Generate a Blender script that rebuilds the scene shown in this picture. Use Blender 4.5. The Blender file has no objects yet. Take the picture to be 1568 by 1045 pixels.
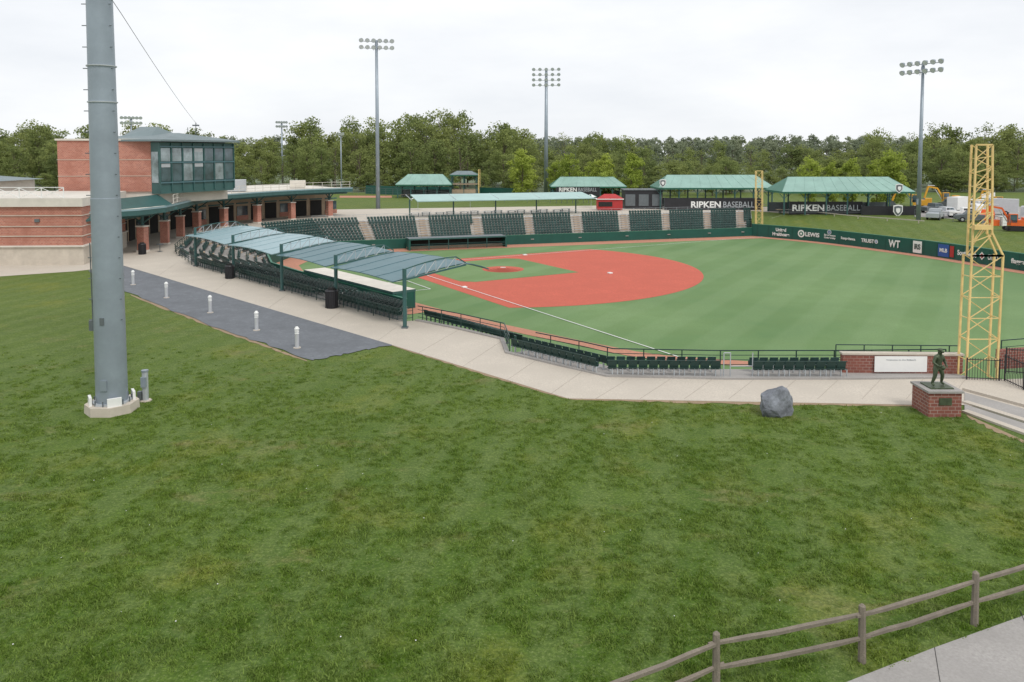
import bpy, math, random, bmesh
from mathutils import Vector, Matrix, geometry
from mathutils import noise as mn
random.seed(7)
FP=1200.0; HOR=235.0; PT=math.radians(3.5); HC=12.5; CYP=HOR+FP*math.tan(PT)
SP,CP=math.sin(PT),math.cos(PT)
def G(x,y,z=0.0):
    dv=y-CYP; t=(HC-z)/(FP*SP+dv*CP)
    return Vector(((x-784)*t,(FP*CP-dv*SP)*t,z))
def P(x,y,Y):
    dv=y-CYP; t=Y/(FP*CP-dv*SP)
    return Vector(((x-784)*t,Y,HC-(FP*SP+dv*CP)*t))
def g2(x,y,z=0): 
    v=G(x,y,z); return (v.x,v.y)
ZF=-3.7
# ------------------------------------------------------------ materials
MATS={}
def nt(name):
    m=bpy.data.materials.new(name); m.use_nodes=True
    n=m.node_tree; b=n.nodes['Principled BSDF']; return m,n,b
def mixc(n,fac,a,b,blend='MIX'):
    k=n.nodes.new('ShaderNodeMix'); k.data_type='RGBA'; k.blend_type=blend
    for s,v in ((k.inputs[0],fac),(k.inputs[6],a),(k.inputs[7],b)):
        if isinstance(v,(int,float)): s.default_value=v
        elif isinstance(v,tuple): s.default_value=(*v[:3],1)
        else: n.links.new(v,s)
    return k.outputs[2]
def noise(n,scale,detail=4,rough=.6,vec=None):
    k=n.nodes.new('ShaderNodeTexNoise'); k.inputs['Scale'].default_value=scale
    k.inputs['Detail'].default_value=detail; k.inputs['Roughness'].default_value=rough
    if vec is None:
        g=n.nodes.new('ShaderNodeNewGeometry'); vec=g.outputs['Position']
    n.links.new(vec,k.inputs['Vector']); return k.outputs['Fac']
def ramp(n,f,a,b,c=0,d=1):
    k=n.nodes.new('ShaderNodeMapRange'); k.inputs[1].default_value=a; k.inputs[2].default_value=b; k.inputs[3].default_value=c; k.inputs[4].default_value=d
    n.links.new(f,k.inputs[0]); return k.outputs[0]
def mk(name,col,rough=.7,var=.12,scale=1.5,metal=0,bump=0,fine=None,stain=0):
    m,n,b=nt(name)
    lo=tuple(c*(1-var) for c in col); hi=tuple(min(1,c*(1+var)) for c in col)
    c=mixc(n,ramp(n,noise(n,scale),.3,.7),lo,hi)
    if fine:
        c=mixc(n,ramp(n,noise(n,fine,2),.3,.7),c,tuple(x*.8 for x in col))
    if stain:
        c=mixc(n,ramp(n,noise(n,.35,6,.7),.45,.72),c,tuple(x*(1-stain) for x in col))
    n.links.new(c,b.inputs['Base Color'])
    b.inputs['Roughness'].default_value=rough; b.inputs['Metallic'].default_value=metal
    if bump:
        bp=n.nodes.new('ShaderNodeBump'); bp.inputs['Strength'].default_value=bump; bp.inputs['Distance'].default_value=.03
        n.links.new(noise(n,(fine or scale*8)),bp.inputs['Height']); n.links.new(bp.outputs[0],b.inputs['Normal'])
    MATS[name]=m; return m
mk('concrete_light',(.58,.52,.44),.85,.07,.4,fine=12,stain=.16)
mk('concrete_joint',(.38,.34,.29),.85,.06,.4)
mk('concrete_grey',(.38,.36,.34),.85,.1,.6,fine=14,stain=.25)
mk('asphalt_patch',(.165,.178,.195),.9,.2,1.2,fine=5,stain=.3,bump=.4)
mk('cream',(.66,.62,.55),.8,.06,.6,stain=.15)
mk('stone',(.55,.49,.41),.85,.1,1.2,stain=.2)
mk('white',(.80,.80,.78),.5,.03,2)
mk('white_line',(.75,.75,.73),.7,.06,3)
mk('galv',(.31,.36,.41),.42,.08,.8,metal=.3,stain=.16)
mk('galv_light',(.45,.48,.50),.5,.06,.8,metal=.2)
mk('galv_dark',(.14,.16,.17),.5,.1,2,metal=.3)
mk('green_seat',(.022,.060,.053),.42,.4,.9)
mk('green_dark',(.013,.043,.036),.5,.15,1)
mk('green_frame',(.040,.11,.105),.45,.12,1)
mk('green_wall',(.008,.085,.064),.5,.12,.6)
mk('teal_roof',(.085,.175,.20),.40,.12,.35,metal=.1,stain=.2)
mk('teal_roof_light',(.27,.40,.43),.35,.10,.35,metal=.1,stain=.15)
mk('teal_roof_far',(.36,.52,.49),.45,.08,.4,metal=.1)
mk('green_roof',(.27,.43,.37),.5,.08,.3,metal=.1,stain=.15)
mk('roof_grey',(.17,.22,.23),.5,.1,.5,metal=.2)
mk('green_trim',(.03,.16,.10),.5,.1,1)
mk('dark_in',(.022,.021,.02),.9,.2,1)
mk('black',(.018,.018,.022),.5,.2,1)
mk('tan_wall',(.40,.30,.21),.8,.12,.8)
mk('dirt',(.56,.120,.075),.95,.10,.25,fine=5,stain=.14)
mk('track',(.50,.23,.15),.95,.1,.4,fine=5)
mk('yellow_paint',(.78,.57,.24),.5,.12,1.5,stain=.2)
mk('wood',(.23,.195,.155),.85,.3,3,fine=30,bump=.5,stain=.4)
mk('bronze',(.085,.11,.065),.5,.3,4,metal=.5)
mk('rock',(.15,.16,.18),.85,.35,2.2,fine=9,bump=.9,stain=-1.4)
mk('bark',(.13,.105,.08),.9,.25,3)
mk('red',(.42,.03,.03),.5,.1,1)
mk('orange',(.75,.13,.02),.5,.1,1)
mk('machine_yellow',(.70,.36,.03),.5,.12,1)
mk('rubber',(.02,.02,.02),.8,.1,3)
mk('lamp_glass',(.62,.66,.68),.2,.1,2)
mk('silver',(.60,.61,.63),.35,.05,2,metal=.3)
mk('blue',(.03,.09,.33),.5,.1,2)
mk('bare_soil',(.33,.24,.15),.95,.2,.6,fine=6)
def glass(name,col):
    m,n,b=nt(name); b.inputs['Roughness'].default_value=.07
    b.inputs['Specular IOR Level'].default_value=1.0
    c=mixc(n,ramp(n,noise(n,.5),.35,.65),col,tuple(x*2.5 for x in col)); n.links.new(c,b.inputs['Base Color']); MATS[name]=m
glass('glass',(.04,.06,.07)); glass('glass_pale',(.14,.17,.18))
def brick(name,c1,c2,mort):
    m,n,b=nt(name); g=n.nodes.new('ShaderNodeNewGeometry'); s=n.nodes.new('ShaderNodeSeparateXYZ')
    n.links.new(g.outputs['Position'],s.inputs[0]); a=n.nodes.new('ShaderNodeMath'); n.links.new(s.outputs[0],a.inputs[0]); n.links.new(s.outputs[1],a.inputs[1])
    k=n.nodes.new('ShaderNodeCombineXYZ'); n.links.new(a.outputs[0],k.inputs[0]); n.links.new(s.outputs[2],k.inputs[1])
    t=n.nodes.new('ShaderNodeTexBrick'); n.links.new(k.outputs[0],t.inputs['Vector']); t.inputs['Scale'].default_value=1.5
    t.inputs['Color1'].default_value=(*c1,1); t.inputs['Color2'].default_value=(*c2,1); t.inputs['Mortar'].default_value=(*mort,1)
    t.inputs['Mortar Size'].default_value=.022
    c=mixc(n,ramp(n,noise(n,.6,6),.4,.8),t.outputs['Color'],tuple(x*.7 for x in c1))
    n.links.new(c,b.inputs['Base Color']); b.inputs['Roughness'].default_value=.85; MATS[name]=m
brick('brick',(.50,.195,.135),(.38,.13,.09),(.52,.38,.31))
brick('brick_dark',(.29,.10,.07),(.21,.07,.055),(.36,.28,.24))
def lawncol(n):
    g=n.nodes.new('ShaderNodeNewGeometry'); s=n.nodes.new('ShaderNodeSeparateXYZ'); n.links.new(g.outputs['Position'],s.inputs[0])
    def mapped(l,rz=0,sc=(1,1,1)):
        mp=n.nodes.new('ShaderNodeMapping'); mp.inputs['Location'].default_value=l; mp.inputs['Rotation'].default_value=(0,0,rz); mp.inputs['Scale'].default_value=sc; n.links.new(g.outputs['Position'],mp.inputs[0]); return mp.outputs[0]
    c=mixc(n,ramp(n,noise(n,.10,5,.62),.38,.62),(.072,.142,.014),(.112,.186,.022))
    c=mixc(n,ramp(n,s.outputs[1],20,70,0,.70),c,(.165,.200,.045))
    c=mixc(n,ramp(n,noise(n,.5,5,.65),.38,.65,0,.6),c,(.135,.195,.034))
    c=mixc(n,ramp(n,noise(n,.19,5,.6,mapped((9,3,1))),.54,.66,0,.75),c,(.205,.225,.034))
    c=mixc(n,ramp(n,noise(n,.26,7,.72,mapped((31,7,3),0,(1,1.6,1))),.57,.70,0,.70),c,(.27,.225,.095))
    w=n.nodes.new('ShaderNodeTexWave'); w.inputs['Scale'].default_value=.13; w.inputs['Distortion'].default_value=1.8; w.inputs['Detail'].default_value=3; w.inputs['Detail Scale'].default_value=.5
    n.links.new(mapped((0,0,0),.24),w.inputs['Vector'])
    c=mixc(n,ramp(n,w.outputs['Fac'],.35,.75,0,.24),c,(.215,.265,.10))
    c=mixc(n,ramp(n,noise(n,1.7,6,.7),.42,.62,0,.42),c,(.042,.088,.008))
    c=mixc(n,ramp(n,noise(n,8,4,.75),.44,.60,.50,0),c,(.028,.060,.006))
    c=mixc(n,ramp(n,noise(n,11,4,.75,mapped((5,55,2))),.54,.66,0,.50),c,(.28,.33,.13))
    return c
def lawnmat(name,blade):
    m,n,b=nt(name); c=lawncol(n)
    if blade:
        o=n.nodes.new('ShaderNodeObjectInfo')
        c=mixc(n,ramp(n,o.outputs['Random'],0,1),mixc(n,.05,c,(.03,.06,.01)),mixc(n,.35,c,(.32,.40,.13)))
        c=mixc(n,1.0,c,(1.35,1.38,1.25),'MULTIPLY')
        d=n.nodes.new('ShaderNodeBsdfDiffuse'); t=n.nodes.new('ShaderNodeBsdfTranslucent'); mx=n.nodes.new('ShaderNodeMixShader'); mx.inputs[0].default_value=.4
        n.links.new(c,d.inputs[0]); n.links.new(c,t.inputs[0]); n.links.new(d.outputs[0],mx.inputs[1]); n.links.new(t.outputs[0],mx.inputs[2]); n.links.new(mx.outputs[0],n.nodes['Material Output'].inputs[0])
    else:
        bp=n.nodes.new('ShaderNodeBump'); bp.inputs['Strength'].default_value=.7; bp.inputs['Distance'].default_value=.08
        n.links.new(noise(n,7,6,.75),bp.inputs['Height']); n.links.new(bp.outputs[0],b.inputs['Normal'])
        n.links.new(c,b.inputs['Base Color']); b.inputs['Roughness'].default_value=.8
        b.inputs['Specular IOR Level'].default_value=.2
    MATS[name]=m
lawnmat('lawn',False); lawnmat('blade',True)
def turfmat():
    m,n,b=nt('turf')
    c=mixc(n,ramp(n,noise(n,.035,4),.38,.62),(.100,.196,.062),(.165,.270,.100))
    c=mixc(n,ramp(n,noise(n,.35,5),.35,.65,0,.5),c,(.12,.205,.062))
    g=n.nodes.new('ShaderNodeNewGeometry'); w=n.nodes.new('ShaderNodeTexWave'); w.inputs['Scale'].default_value=.055; w.inputs['Distortion'].default_value=.6
    mw=n.nodes.new('ShaderNodeMapping'); mw.inputs['Rotation'].default_value=(0,0,.55); n.links.new(g.outputs['Position'],mw.inputs[0]); n.links.new(mw.outputs[0],w.inputs['Vector'])
    c=mixc(n,ramp(n,w.outputs['Fac'],.35,.65,0,.16),c,(.24,.34,.17))
    c=mixc(n,ramp(n,noise(n,6,3),.4,.7,0,.4),c,(.09,.15,.06))
    n.links.new(c,b.inputs['Base Color']); b.inputs['Roughness'].default_value=.9; MATS['turf']=m
turfmat()
def leafmat(name,a,bb,haze=0,hc=(.36,.40,.36),yel=(.34,.36,.10)):
    m,n,b=nt(name); at=n.nodes.new('ShaderNodeAttribute'); at.attribute_name='tint'
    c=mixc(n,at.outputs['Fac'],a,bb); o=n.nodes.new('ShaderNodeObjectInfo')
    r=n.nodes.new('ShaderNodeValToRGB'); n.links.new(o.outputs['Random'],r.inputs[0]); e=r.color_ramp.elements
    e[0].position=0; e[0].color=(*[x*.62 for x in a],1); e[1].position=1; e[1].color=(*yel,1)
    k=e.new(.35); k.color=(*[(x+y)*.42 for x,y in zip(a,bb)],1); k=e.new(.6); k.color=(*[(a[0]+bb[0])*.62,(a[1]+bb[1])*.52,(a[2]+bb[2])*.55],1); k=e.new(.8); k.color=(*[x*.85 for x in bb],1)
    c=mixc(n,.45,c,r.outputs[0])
    if haze: c=mixc(n,haze,c,hc)  # aerial haze painted into the leaf colour; the air itself stays clear
    d=n.nodes.new('ShaderNodeBsdfDiffuse'); t=n.nodes.new('ShaderNodeBsdfTranslucent'); mx=n.nodes.new('ShaderNodeMixShader'); mx.inputs[0].default_value=.45
    n.links.new(c,d.inputs[0]); n.links.new(c,t.inputs[0]); n.links.new(d.outputs[0],mx.inputs[1]); n.links.new(t.outputs[0],mx.inputs[2]); n.links.new(mx.outputs[0],n.nodes['Material Output'].inputs[0])
    MATS[name]=m
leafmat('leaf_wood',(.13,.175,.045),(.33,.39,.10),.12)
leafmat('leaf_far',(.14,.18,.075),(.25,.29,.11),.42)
leafmat('leaf_lime',(.26,.34,.05),(.46,.54,.11),.04,yel=(.50,.55,.10))
# ------------------------------------------------------------ mesh builder
COL=bpy.context.scene.collection
class MB:
    def __init__(s): s.v=[];s.f=[];s.m=[];s.names=[]
    def mi(s,n):
        if n not in s.names: s.names.append(n)
        return s.names.index(n)
    def add(s,vs,fs,m):
        o=len(s.v); s.v+= [tuple(v) for v in vs]; k=s.mi(m)
        for f in fs: s.f.append(tuple(i+o for i in f)); s.m.append(k)
    def box(s,c,d,rz=0,m='white'):
        x,y,z=d[0]/2,d[1]/2,d[2]/2; ca,sa=math.cos(rz),math.sin(rz); vs=[]
        for dz in(-z,z):
            for dx,dy in((-x,-y),(x,-y),(x,y),(-x,y)): vs.append((c[0]+dx*ca-dy*sa,c[1]+dx*sa+dy*ca,c[2]+dz))
        s.add(vs,[(0,3,2,1),(4,5,6,7),(0,1,5,4),(1,2,6,5),(2,3,7,6),(3,0,4,7)],m)
    def beam(s,a,b,r,n=4,m='white',r2=None,caps=True):
        a=Vector(a);b=Vector(b); d=(b-a)
        if d.length<1e-6:return
        d.normalize(); up=Vector((0,0,1)) if abs(d.z)<.95 else Vector((1,0,0))
        x=d.cross(up).normalized(); y=x.cross(d); r2=r if r2 is None else r2; vs=[]
        for p,q in((a,r),(b,r2)):
            for i in range(n):
                t=2*math.pi*(i+.5)/n; vs.append(p+x*math.cos(t)*q+y*math.sin(t)*q)
        fs=[(i,(i+1)%n,n+(i+1)%n,n+i) for i in range(n)]
        if caps: fs+=[tuple(range(n))[::-1],tuple(range(n,2*n))]
        s.add(vs,fs,m)
    def prism(s,pts,z0,z1,m='white',top=None):
        n=len(pts); vs=[(p[0],p[1],z0) for p in pts]+[(p[0],p[1],z1) for p in pts]
        s.add(vs,[(i,(i+1)%n,n+(i+1)%n,n+i) for i in range(n)]+[tuple(range(n))[::-1]],m)
        s.add(vs[n:],[tuple(range(n))],top or m)
    def slab(s,A,B,z0,z1,m,top=None):
        for i in range(len(A)-1):
            q=[A[i],A[i+1],B[i+1],B[i]]
            vs=[(p[0],p[1],z0) for p in q]+[(p[0],p[1],z1) for p in q]
            s.add(vs,[(0,1,2,3),(0,1,5,4),(2,3,7,6)]+([(3,0,4,7)] if i==0 else [])+([(1,2,6,5)] if i==len(A)-2 else []),m)
            s.add(vs,[(4,5,6,7)],top or m)
    def wall(s,A,z0,z1,m,th=.2):
        s.slab(A,off(A,th),z0,z1,m)
    def poly(s,pts,m): s.add(pts,[tuple(range(len(pts)))],m)
    def obj(s,name,smooth=False,parent=None):
        me=bpy.data.meshes.new(name); me.from_pydata(s.v,[],s.f)
        for n in s.names: me.materials.append(MATS[n])
        me.polygons.foreach_set('material_index',s.m)
        if smooth: me.polygons.foreach_set('use_smooth',[True]*len(s.f))
        me.update(); o=bpy.data.objects.new(name,me); COL.objects.link(o)
        if parent: o.parent=parent
        return o
def empty(name,loc=(0,0,0)):
    o=bpy.data.objects.new(name,None); o.location=loc; COL.objects.link(o); o.empty_display_size=.1; return o
def off(A,d):
    out=[]; n=len(A)
    for i in range(n):
        a=Vector(A[max(0,i-1)][:2]); b=Vector(A[min(n-1,i+1)][:2]); t=(b-a).normalized()
        out.append((A[i][0]-t.y*d,A[i][1]+t.x*d))
    return out
def smooth_path(A,it=2):
    A=[tuple(p[:2]) for p in A]
    for _ in range(it):
        B=[A[0]]
        for i in range(len(A)-1):
            a,b=A[i],A[i+1]
            B+= [(a[0]*.75+b[0]*.25,a[1]*.75+b[1]*.25),(a[0]*.25+b[0]*.75,a[1]*.25+b[1]*.75)]
        B.append(A[-1]); A=B
    return A
def walk(A,step,start=0):
    out=[]; d=start; acc=0
    for i in range(len(A)-1):
        a=Vector(A[i]);b=Vector(A[i+1]); L=(b-a).length
        while d<=acc+L and L>0:
            out.append((a.lerp(b,(d-acc)/L),(b-a).normalized())); d+=step
        acc+=L
    return out
def pip(x,y,P):
    c=False; j=len(P)-1
    for i in range(len(P)):
        if (P[i][1]>y)!=(P[j][1]>y) and x<(P[j][0]-P[i][0])*(y-P[i][1])/(P[j][1]-P[i][1])+P[i][0]: c=not c
        j=i
    return c
def area(name,outer,holes,z,mat,mb=None):
    vs=[];es=[]
    for ring in [outer]+holes:
        o=len(vs); vs+=[Vector(p[:2]) for p in ring]; es+=[(o+i,o+(i+1)%len(ring)) for i in range(len(ring))]
    r=geometry.delaunay_2d_cdt(vs,es,[],0,1e-4)
    V,Fs=r[0],r[2]; keep=[]
    for f in Fs:
        cx=sum(V[i].x for i in f)/len(f); cy=sum(V[i].y for i in f)/len(f)
        if pip(cx,cy,outer) and not any(pip(cx,cy,h) for h in holes): keep.append(tuple(f))
    own=mb is None
    if own: mb=MB()
    mb.add([(v.x,v.y,z) for v in V],keep,mat)
    if own: return mb.obj(name)
def rail(path,h,name,mat='green_dark',step=2.4,mids=3,r=.04,z=0,parent=None):
    b=MB(); 
    pts=[Vector((p[0],p[1],z)) for p in path]
    for i in range(len(pts)-1):
        for k in range(mids+1):
            zz=h*(k+1)/(mids+1); b.beam(pts[i]+Vector((0,0,zz)),pts[i+1]+Vector((0,0,zz)),r if k==mids else r*.6,4,mat)
    for p,t in walk(pts,step): b.beam(p,p+Vector((0,0,h)),r,4,mat)
    return b.obj(name,parent=parent)
def text(body,c,width,height,dirv,mat,parent,name='lettering',bold=.012):
    cu=bpy.data.curves.new(name,'FONT'); cu.body=body; cu.align_x='CENTER'; cu.align_y='CENTER'; cu.size=1; cu.extrude=.01; cu.offset=bold
    cu.materials.append(MATS[mat]); o=bpy.data.objects.new(name,cu); COL.objects.link(o)
    bpy.context.view_layer.update(); dx,dy=max(o.dimensions.x,.01),max(o.dimensions.y,.01)
    d=Vector((dirv[0],dirv[1],0)).normalized(); nrm=d.cross(Vector((0,0,1)))
    M=Matrix((( d.x,0,nrm.x,0),(d.y,0,nrm.y,0),(0,1,0,0),(0,0,0,1)))
    o.matrix_world=Matrix.Translation(c)@M@Matrix.Diagonal((width/dx,height/dy,1,1))
    if parent: o.parent=parent
    return o
# ------------------------------------------------------------ key lines
near_edge=[g2(1478,578),g2(1300,580),g2(1108,580),g2(930,576),g2(860,560),g2(780,541),g2(772,520),g2(700,503),g2(640,491)]
FR=[(-10.5,77.8),(-26.5,96.7),(-32,104),(-35,112),(-34.5,121),(-29.5,128.5),(-19,132.5),(47,153)]
TP=[(-8.2,57.6),(-35,86.5),(-42,98),(-46,112),(-45,128),(-36,141.5),(-22,147.5),(52,170)]
WALL=smooth_path([(47,153),g2(1250,370,ZF),g2(1350,382.5,ZF),g2(1450,396,ZF),g2(1568,416,ZF),(77.5,88),(76,70),(66,56),(50,47.5),(30,43.6)],2)
BERM=off(WALL,14)
BOWL=[*near_edge,*TP,*[p for p in BERM if p[1]>66 and p[0]>54],(82,64),(60,50),(40,44),(26.5,42.6)]
# ------------------------------------------------------------ ground
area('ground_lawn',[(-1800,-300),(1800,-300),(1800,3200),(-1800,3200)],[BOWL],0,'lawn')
con=[g2(1600,640),g2(1475,621),g2(1420,621),g2(870,611),g2(600,529),g2(190,407.5),g2(115,416),g2(-120,432),(-110,100),(-75,165),(-30,176),(45,192),(62,180),(60,150),(60,60),(45,42)]
area('concourse_pavement',con,[BOWL],.02,'concrete_light')
asp=[g2(135,415),g2(190,408),g2(600,529),g2(540,541),g2(480,553),g2(340,505),g2(190,447)]
ra=random.Random(8); asp2=[]
for i in range(len(asp)):
    a=Vector(asp[i]);c=Vector(asp[(i+1)%len(asp)]); k=1 if i in(0,1) else 14
    for j in range(k):
        q=a.lerp(c,j/k); w=0 if (j==0 or k==1) else .18
        asp2.append((q.x+ra.uniform(-w,w),q.y+ra.uniform(-w,w)))
area('asphalt_pavement',asp2,[],.04,'asphalt_patch')
b=MB() # paving joints
for i in range(13):
    x=640+i*68
    a=G(x,(529+(x-600)*.303) if x<870 else 611,.022); e=G(x+50-(x-900)*.05,max(505,(502+(x-640)*.31)) if x<900 else 581,.022)
    b.beam(a,e,.011,4,'concrete_joint')
for i in range(5):
    a=G(240+i*84,424+i*25,.022); e=G(272+i*84,402+i*24.6,.022); b.beam(a,e,.011,4,'concrete_joint')
b.obj('paving_joints')
# bare soil strips at the pavement edge
b=MB()
def ragged(x0,y0,x1,y1,wpx,n=40):
    A=[];B=[]
    for i in range(n+1):
        t=i/n; x=x0+(x1-x0)*t; y=y0+(y1-y0)*t; e=math.sin(math.pi*t)**.5
        A.append(G(x,y-1,.012)); B.append(G(x,y+wpx*e*ra.uniform(.2,1)+.3,.012))
    for i in range(n): b.poly([A[i],A[i+1],B[i+1],B[i]],'bare_soil')
ragged(870,611,1420,621,4); ragged(600,529,870,611,3); ragged(1480,636,1600,690,7); ragged(200,452,470,553,4)
b.obj('soil_edge')
# field
b=MB(); area('',[(-75,40),(100,36),(100,200),(-75,175)],[],ZF,'turf',b); b.obj('playing_field_turf')
A_=Vector(g2(711,441,ZF)); B_=Vector(g2(935,419.5,ZF)); fd=(Vector(g2(1045,549.5,ZF))-A_).normalized()
bs=(B_-A_).length; perp=Vector((-fd.y,fd.x)); 
if perp.dot(B_-A_)<0: perp=-perp
H_=A_-fd*bs; B_=A_+perp*bs; C_=H_+perp*bs; M_=H_+(B_-H_)*.52
RR=27.2
def wedge_keep(p):
    q=p-H_; return q.dot(perp)>-1.8 and q.dot(fd)>-1.8
arc=[M_+Vector((math.cos(t),math.sin(t)))*RR for t in [i*2*math.pi/180 for i in range(180)]]
ks=[i for i in range(180) if wedge_keep(arc[i])]
st=[i for i in ks if (i-1)%180 not in ks][0]; seq=[]; i=st
while i%180 in ks and len(seq)<180: seq.append(arc[i%180]); i+=1
dirt=[H_-fd*1.8-perp*1.8]+seq
b=MB(); b.poly([(p.x,p.y,ZF+.015) for p in dirt],'dirt')
def disc(b,c,r,z,m,n=48): b.poly([(c.x+r*math.cos(2*math.pi*i/n),c.y+r*math.sin(2*math.pi*i/n),z) for i in range(n)],m)
disc(b,H_,4.6,ZF+.045,'dirt')
b.obj('infield_dirt')
b=MB(); g0=1.6; g1=bs-3.0
sq=[]
for (u,v) in [(g0,g0),(g1-1.5,g0),(g1,g0+1.5),(g1,g1),(g0+1.5,g1),(g0,g1-1.5)]:
    q=H_+fd*u+perp*v; sq.append((q.x,q.y,ZF+.03))
b.poly(sq,'turf'); b.obj('infield_grass')
b=MB()
for k in range(5):
    disc(b,M_,2.9-.5*k,ZF+.045+.05*k,'dirt')
b.box((M_.x,M_.y,ZF+.3),(.7,.25,.06),0,'white'); b.obj('pitchers_mound')
b=MB()
for c in (A_,B_,C_): b.box((c.x,c.y,ZF+.1),(.55,.55,.14),math.atan2(fd.y,fd.x),'white')
disc(b,H_,.35,ZF+.07,'white',5); b.obj('bases')
b=MB()
def line(a,c,w=.13,z=ZF+.06,m='white_line'):
    a=Vector(a[:2]);c=Vector(c[:2]); n=(c-a).normalized(); n=Vector((-n.y,n.x))*w/2
    b.poly([(*(a-n),z),(*(c-n),z),(*(c+n),z),(*(a+n),z)],m)
line(H_,H_+fd*98); line(H_,H_+perp*92)
cb=[A_-fd*1-perp*4,A_-fd*8-perp*4]; 
line(cb[0],cb[1]); line(cb[0],cb[0]-perp*3); line(cb[1],cb[1]-perp*3)
b.obj('foul_lines')
b=MB()
def ribbon(pa,pb,z,m):
    for i in range(len(pa)-1): b.poly([(*pa[i],z),(*pa[i+1],z),(*pb[i+1],z),(*pb[i],z)],m)
ribbon(FR,off(FR,-4.2),ZF+.02,'track')
ribbon(WALL,off(WALL,-2.4),ZF+.022,'track')
tr=[g2(x,y,ZF) for x,y in((560,452),(630,472),(760,503),(880,529),(960,545),(1010,552),(1060,556),(1200,566))]
ribbon(tr,off(tr,-1.6 if off(tr,1)[0][1]<tr[0][1] else 1.6),ZF+.024,'track')
b.obj('warning_track')
b=MB(); b.wall([p for p in near_edge],ZF-.1,.12,'concrete_grey',.3); b.obj('retaining_wall')
# outfield wall
par=empty('outfield_wall'); b=MB(); b.slab(WALL,off(WALL,.3),ZF,ZF+2.3,'green_wall')
b.slab(off(WALL,-.03),off(WALL,.33),ZF+2.302,ZF+2.42,'green_trim')
for p,t in walk([Vector(q) for q in WALL],2.4,1.2):
    b.box((p.x,p.y,ZF+1.15),(.03,.05,2.28),math.atan2(t.y,t.x),'green_dark')
b.obj('padding',parent=par)
def wall_hit(xi,yi):
    p=G(xi,yi,ZF+.2); best=None
    for i in range(len(WALL)-1):
        a=Vector(WALL[i]);c=Vector(WALL[i+1])
        d=Vector((p.x,p.y)).normalized(); e=c-a; den=d.x*e.y-d.y*e.x
        if abs(den)<1e-6: continue
        t=(a.x*e.y-a.y*e.x)/den; s=(a.x*d.y-a.y*d.x)/den
        if t>0 and 0<=s<=1: best=(d*t,e.normalized()) if best is None or t>best[0].length else best
    return best
def on_wall(xi,yi,body,w,h,mat='white',panel=None,pm='green_wall',bold=.03):
    q,e=wall_hit(xi,yi); c=Vector((q.x,q.y,ZF+1.2)); nrm=Vector((e.y,-e.x,0))
    if panel:
        bb=MB(); cc=c+nrm*.06; bb.box(cc,(panel,.05,1.9),math.atan2(e.y,e.x),pm); bb.obj('ad_panel',parent=par)
    if body: text(body,c+nrm*.11,w,h,(e.x,e.y),mat,par,bold=bold)
def emblem(xi,yi,r,m1,m2,n=12,dz=0):
    q,e=wall_hit(xi,yi); c=Vector((q.x,q.y,ZF+1.25+dz)); nrm=Vector((e.y,-e.x,0)); d=Vector((e.x,e.y,0)); bb=MB()
    for k,m,o in((1,m1,.07),(.62,m2,.09),(.3,m1,.11)): bb.poly([c+nrm*o+d*math.cos(6.2832*i/n)*r*k+Vector((0,0,math.sin(6.2832*i/n)*r*k)) for i in range(n)],m)
    bb.obj('emblem',parent=par)
for a in [(1196,362,'United\nHealthcare',3.4,1.5),(1244,365,'LEWIS',2.9,.8),(1271,367,'Stevenson\nUniversity',2.4,.9),(1299,370,'Susquehanna',3.0,.6),(1329,374,'TRUIST',2.6,.65),(1370,380,'WT',2.2,1.25),(1405,384,'IRIS',1.1,.9),(1445,388,'MLB',1.4,.6),(1481,394,'Southwest',3.4,.8),(1521,400,'CITGO',1.7,.8),(1560,405,'flagger',2.2,.9)]:
    if a[2]=='IRIS': on_wall(*a,mat='green_dark',panel=1.6,pm='white')
    elif a[2]=='MLB': on_wall(*a,panel=2.0,pm='blue')
    else: on_wall(*a)
emblem(1227,364,.7,'white','green_trim'); emblem(1270,366,.45,'silver','blue',dz=.75); emblem(1342,375,.35,'white','blue'); emblem(1504,397,.6,'white','red',4)
q,e=wall_hit(1458,391); nrm=Vector((e.y,-e.x,0)); b=MB(); b.box(Vector((q.x,q.y,ZF+1.2))+nrm*.08,(.7,.05,1.7),math.atan2(e.y,e.x),'red'); b.obj('ad_panel',parent=par)
b=MB(); W2=off(WALL,.31)
for i in range(len(WALL)-1):
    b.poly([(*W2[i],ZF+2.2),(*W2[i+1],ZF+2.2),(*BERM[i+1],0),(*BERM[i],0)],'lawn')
b.poly([(47,153,ZF+2.2),(*BERM[0],0),(52,170,0)],'lawn')
b.obj('outfield_berm_grass')
# ------------------------------------------------------------ grandstand
N=10; zf0=-2.85
def zr_(r): return zf0+(0-zf0)*r/(N-1)*.98
def resample(A,B,step):
    a=[];c=[]
    for i in range(len(A)-1):
        L=(Vector(B[i+1])-Vector(B[i])).length; k=max(1,int(L/step))
        for j in range(k):
            t=j/k; a.append(Vector(A[i]).lerp(Vector(A[i+1]),t)); c.append(Vector(B[i]).lerp(Vector(B[i+1]),t))
    a.append(Vector(A[-1]));c.append(Vector(B[-1])); return a,c
fa,ta=resample(FR,TP,3)
stand=empty('grandstand'); b=MB()
for r in range(N):
    z=zr_(r); z1=zr_(r+1)
    pa=[f.lerp(t,r/N) for f,t in zip(fa,ta)]; pb=[f.lerp(t,(r+1)/N) for f,t in zip(fa,ta)]
    for i in range(len(pa)-1):
        b.poly([(*pa[i],z),(*pa[i+1],z),(*pb[i+1],z),(*pb[i],z)],'concrete_grey')
        if r<N-1: b.poly([(*pb[i],z),(*pb[i+1],z),(*pb[i+1],z1),(*pb[i],z1)],'concrete_light')
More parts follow.
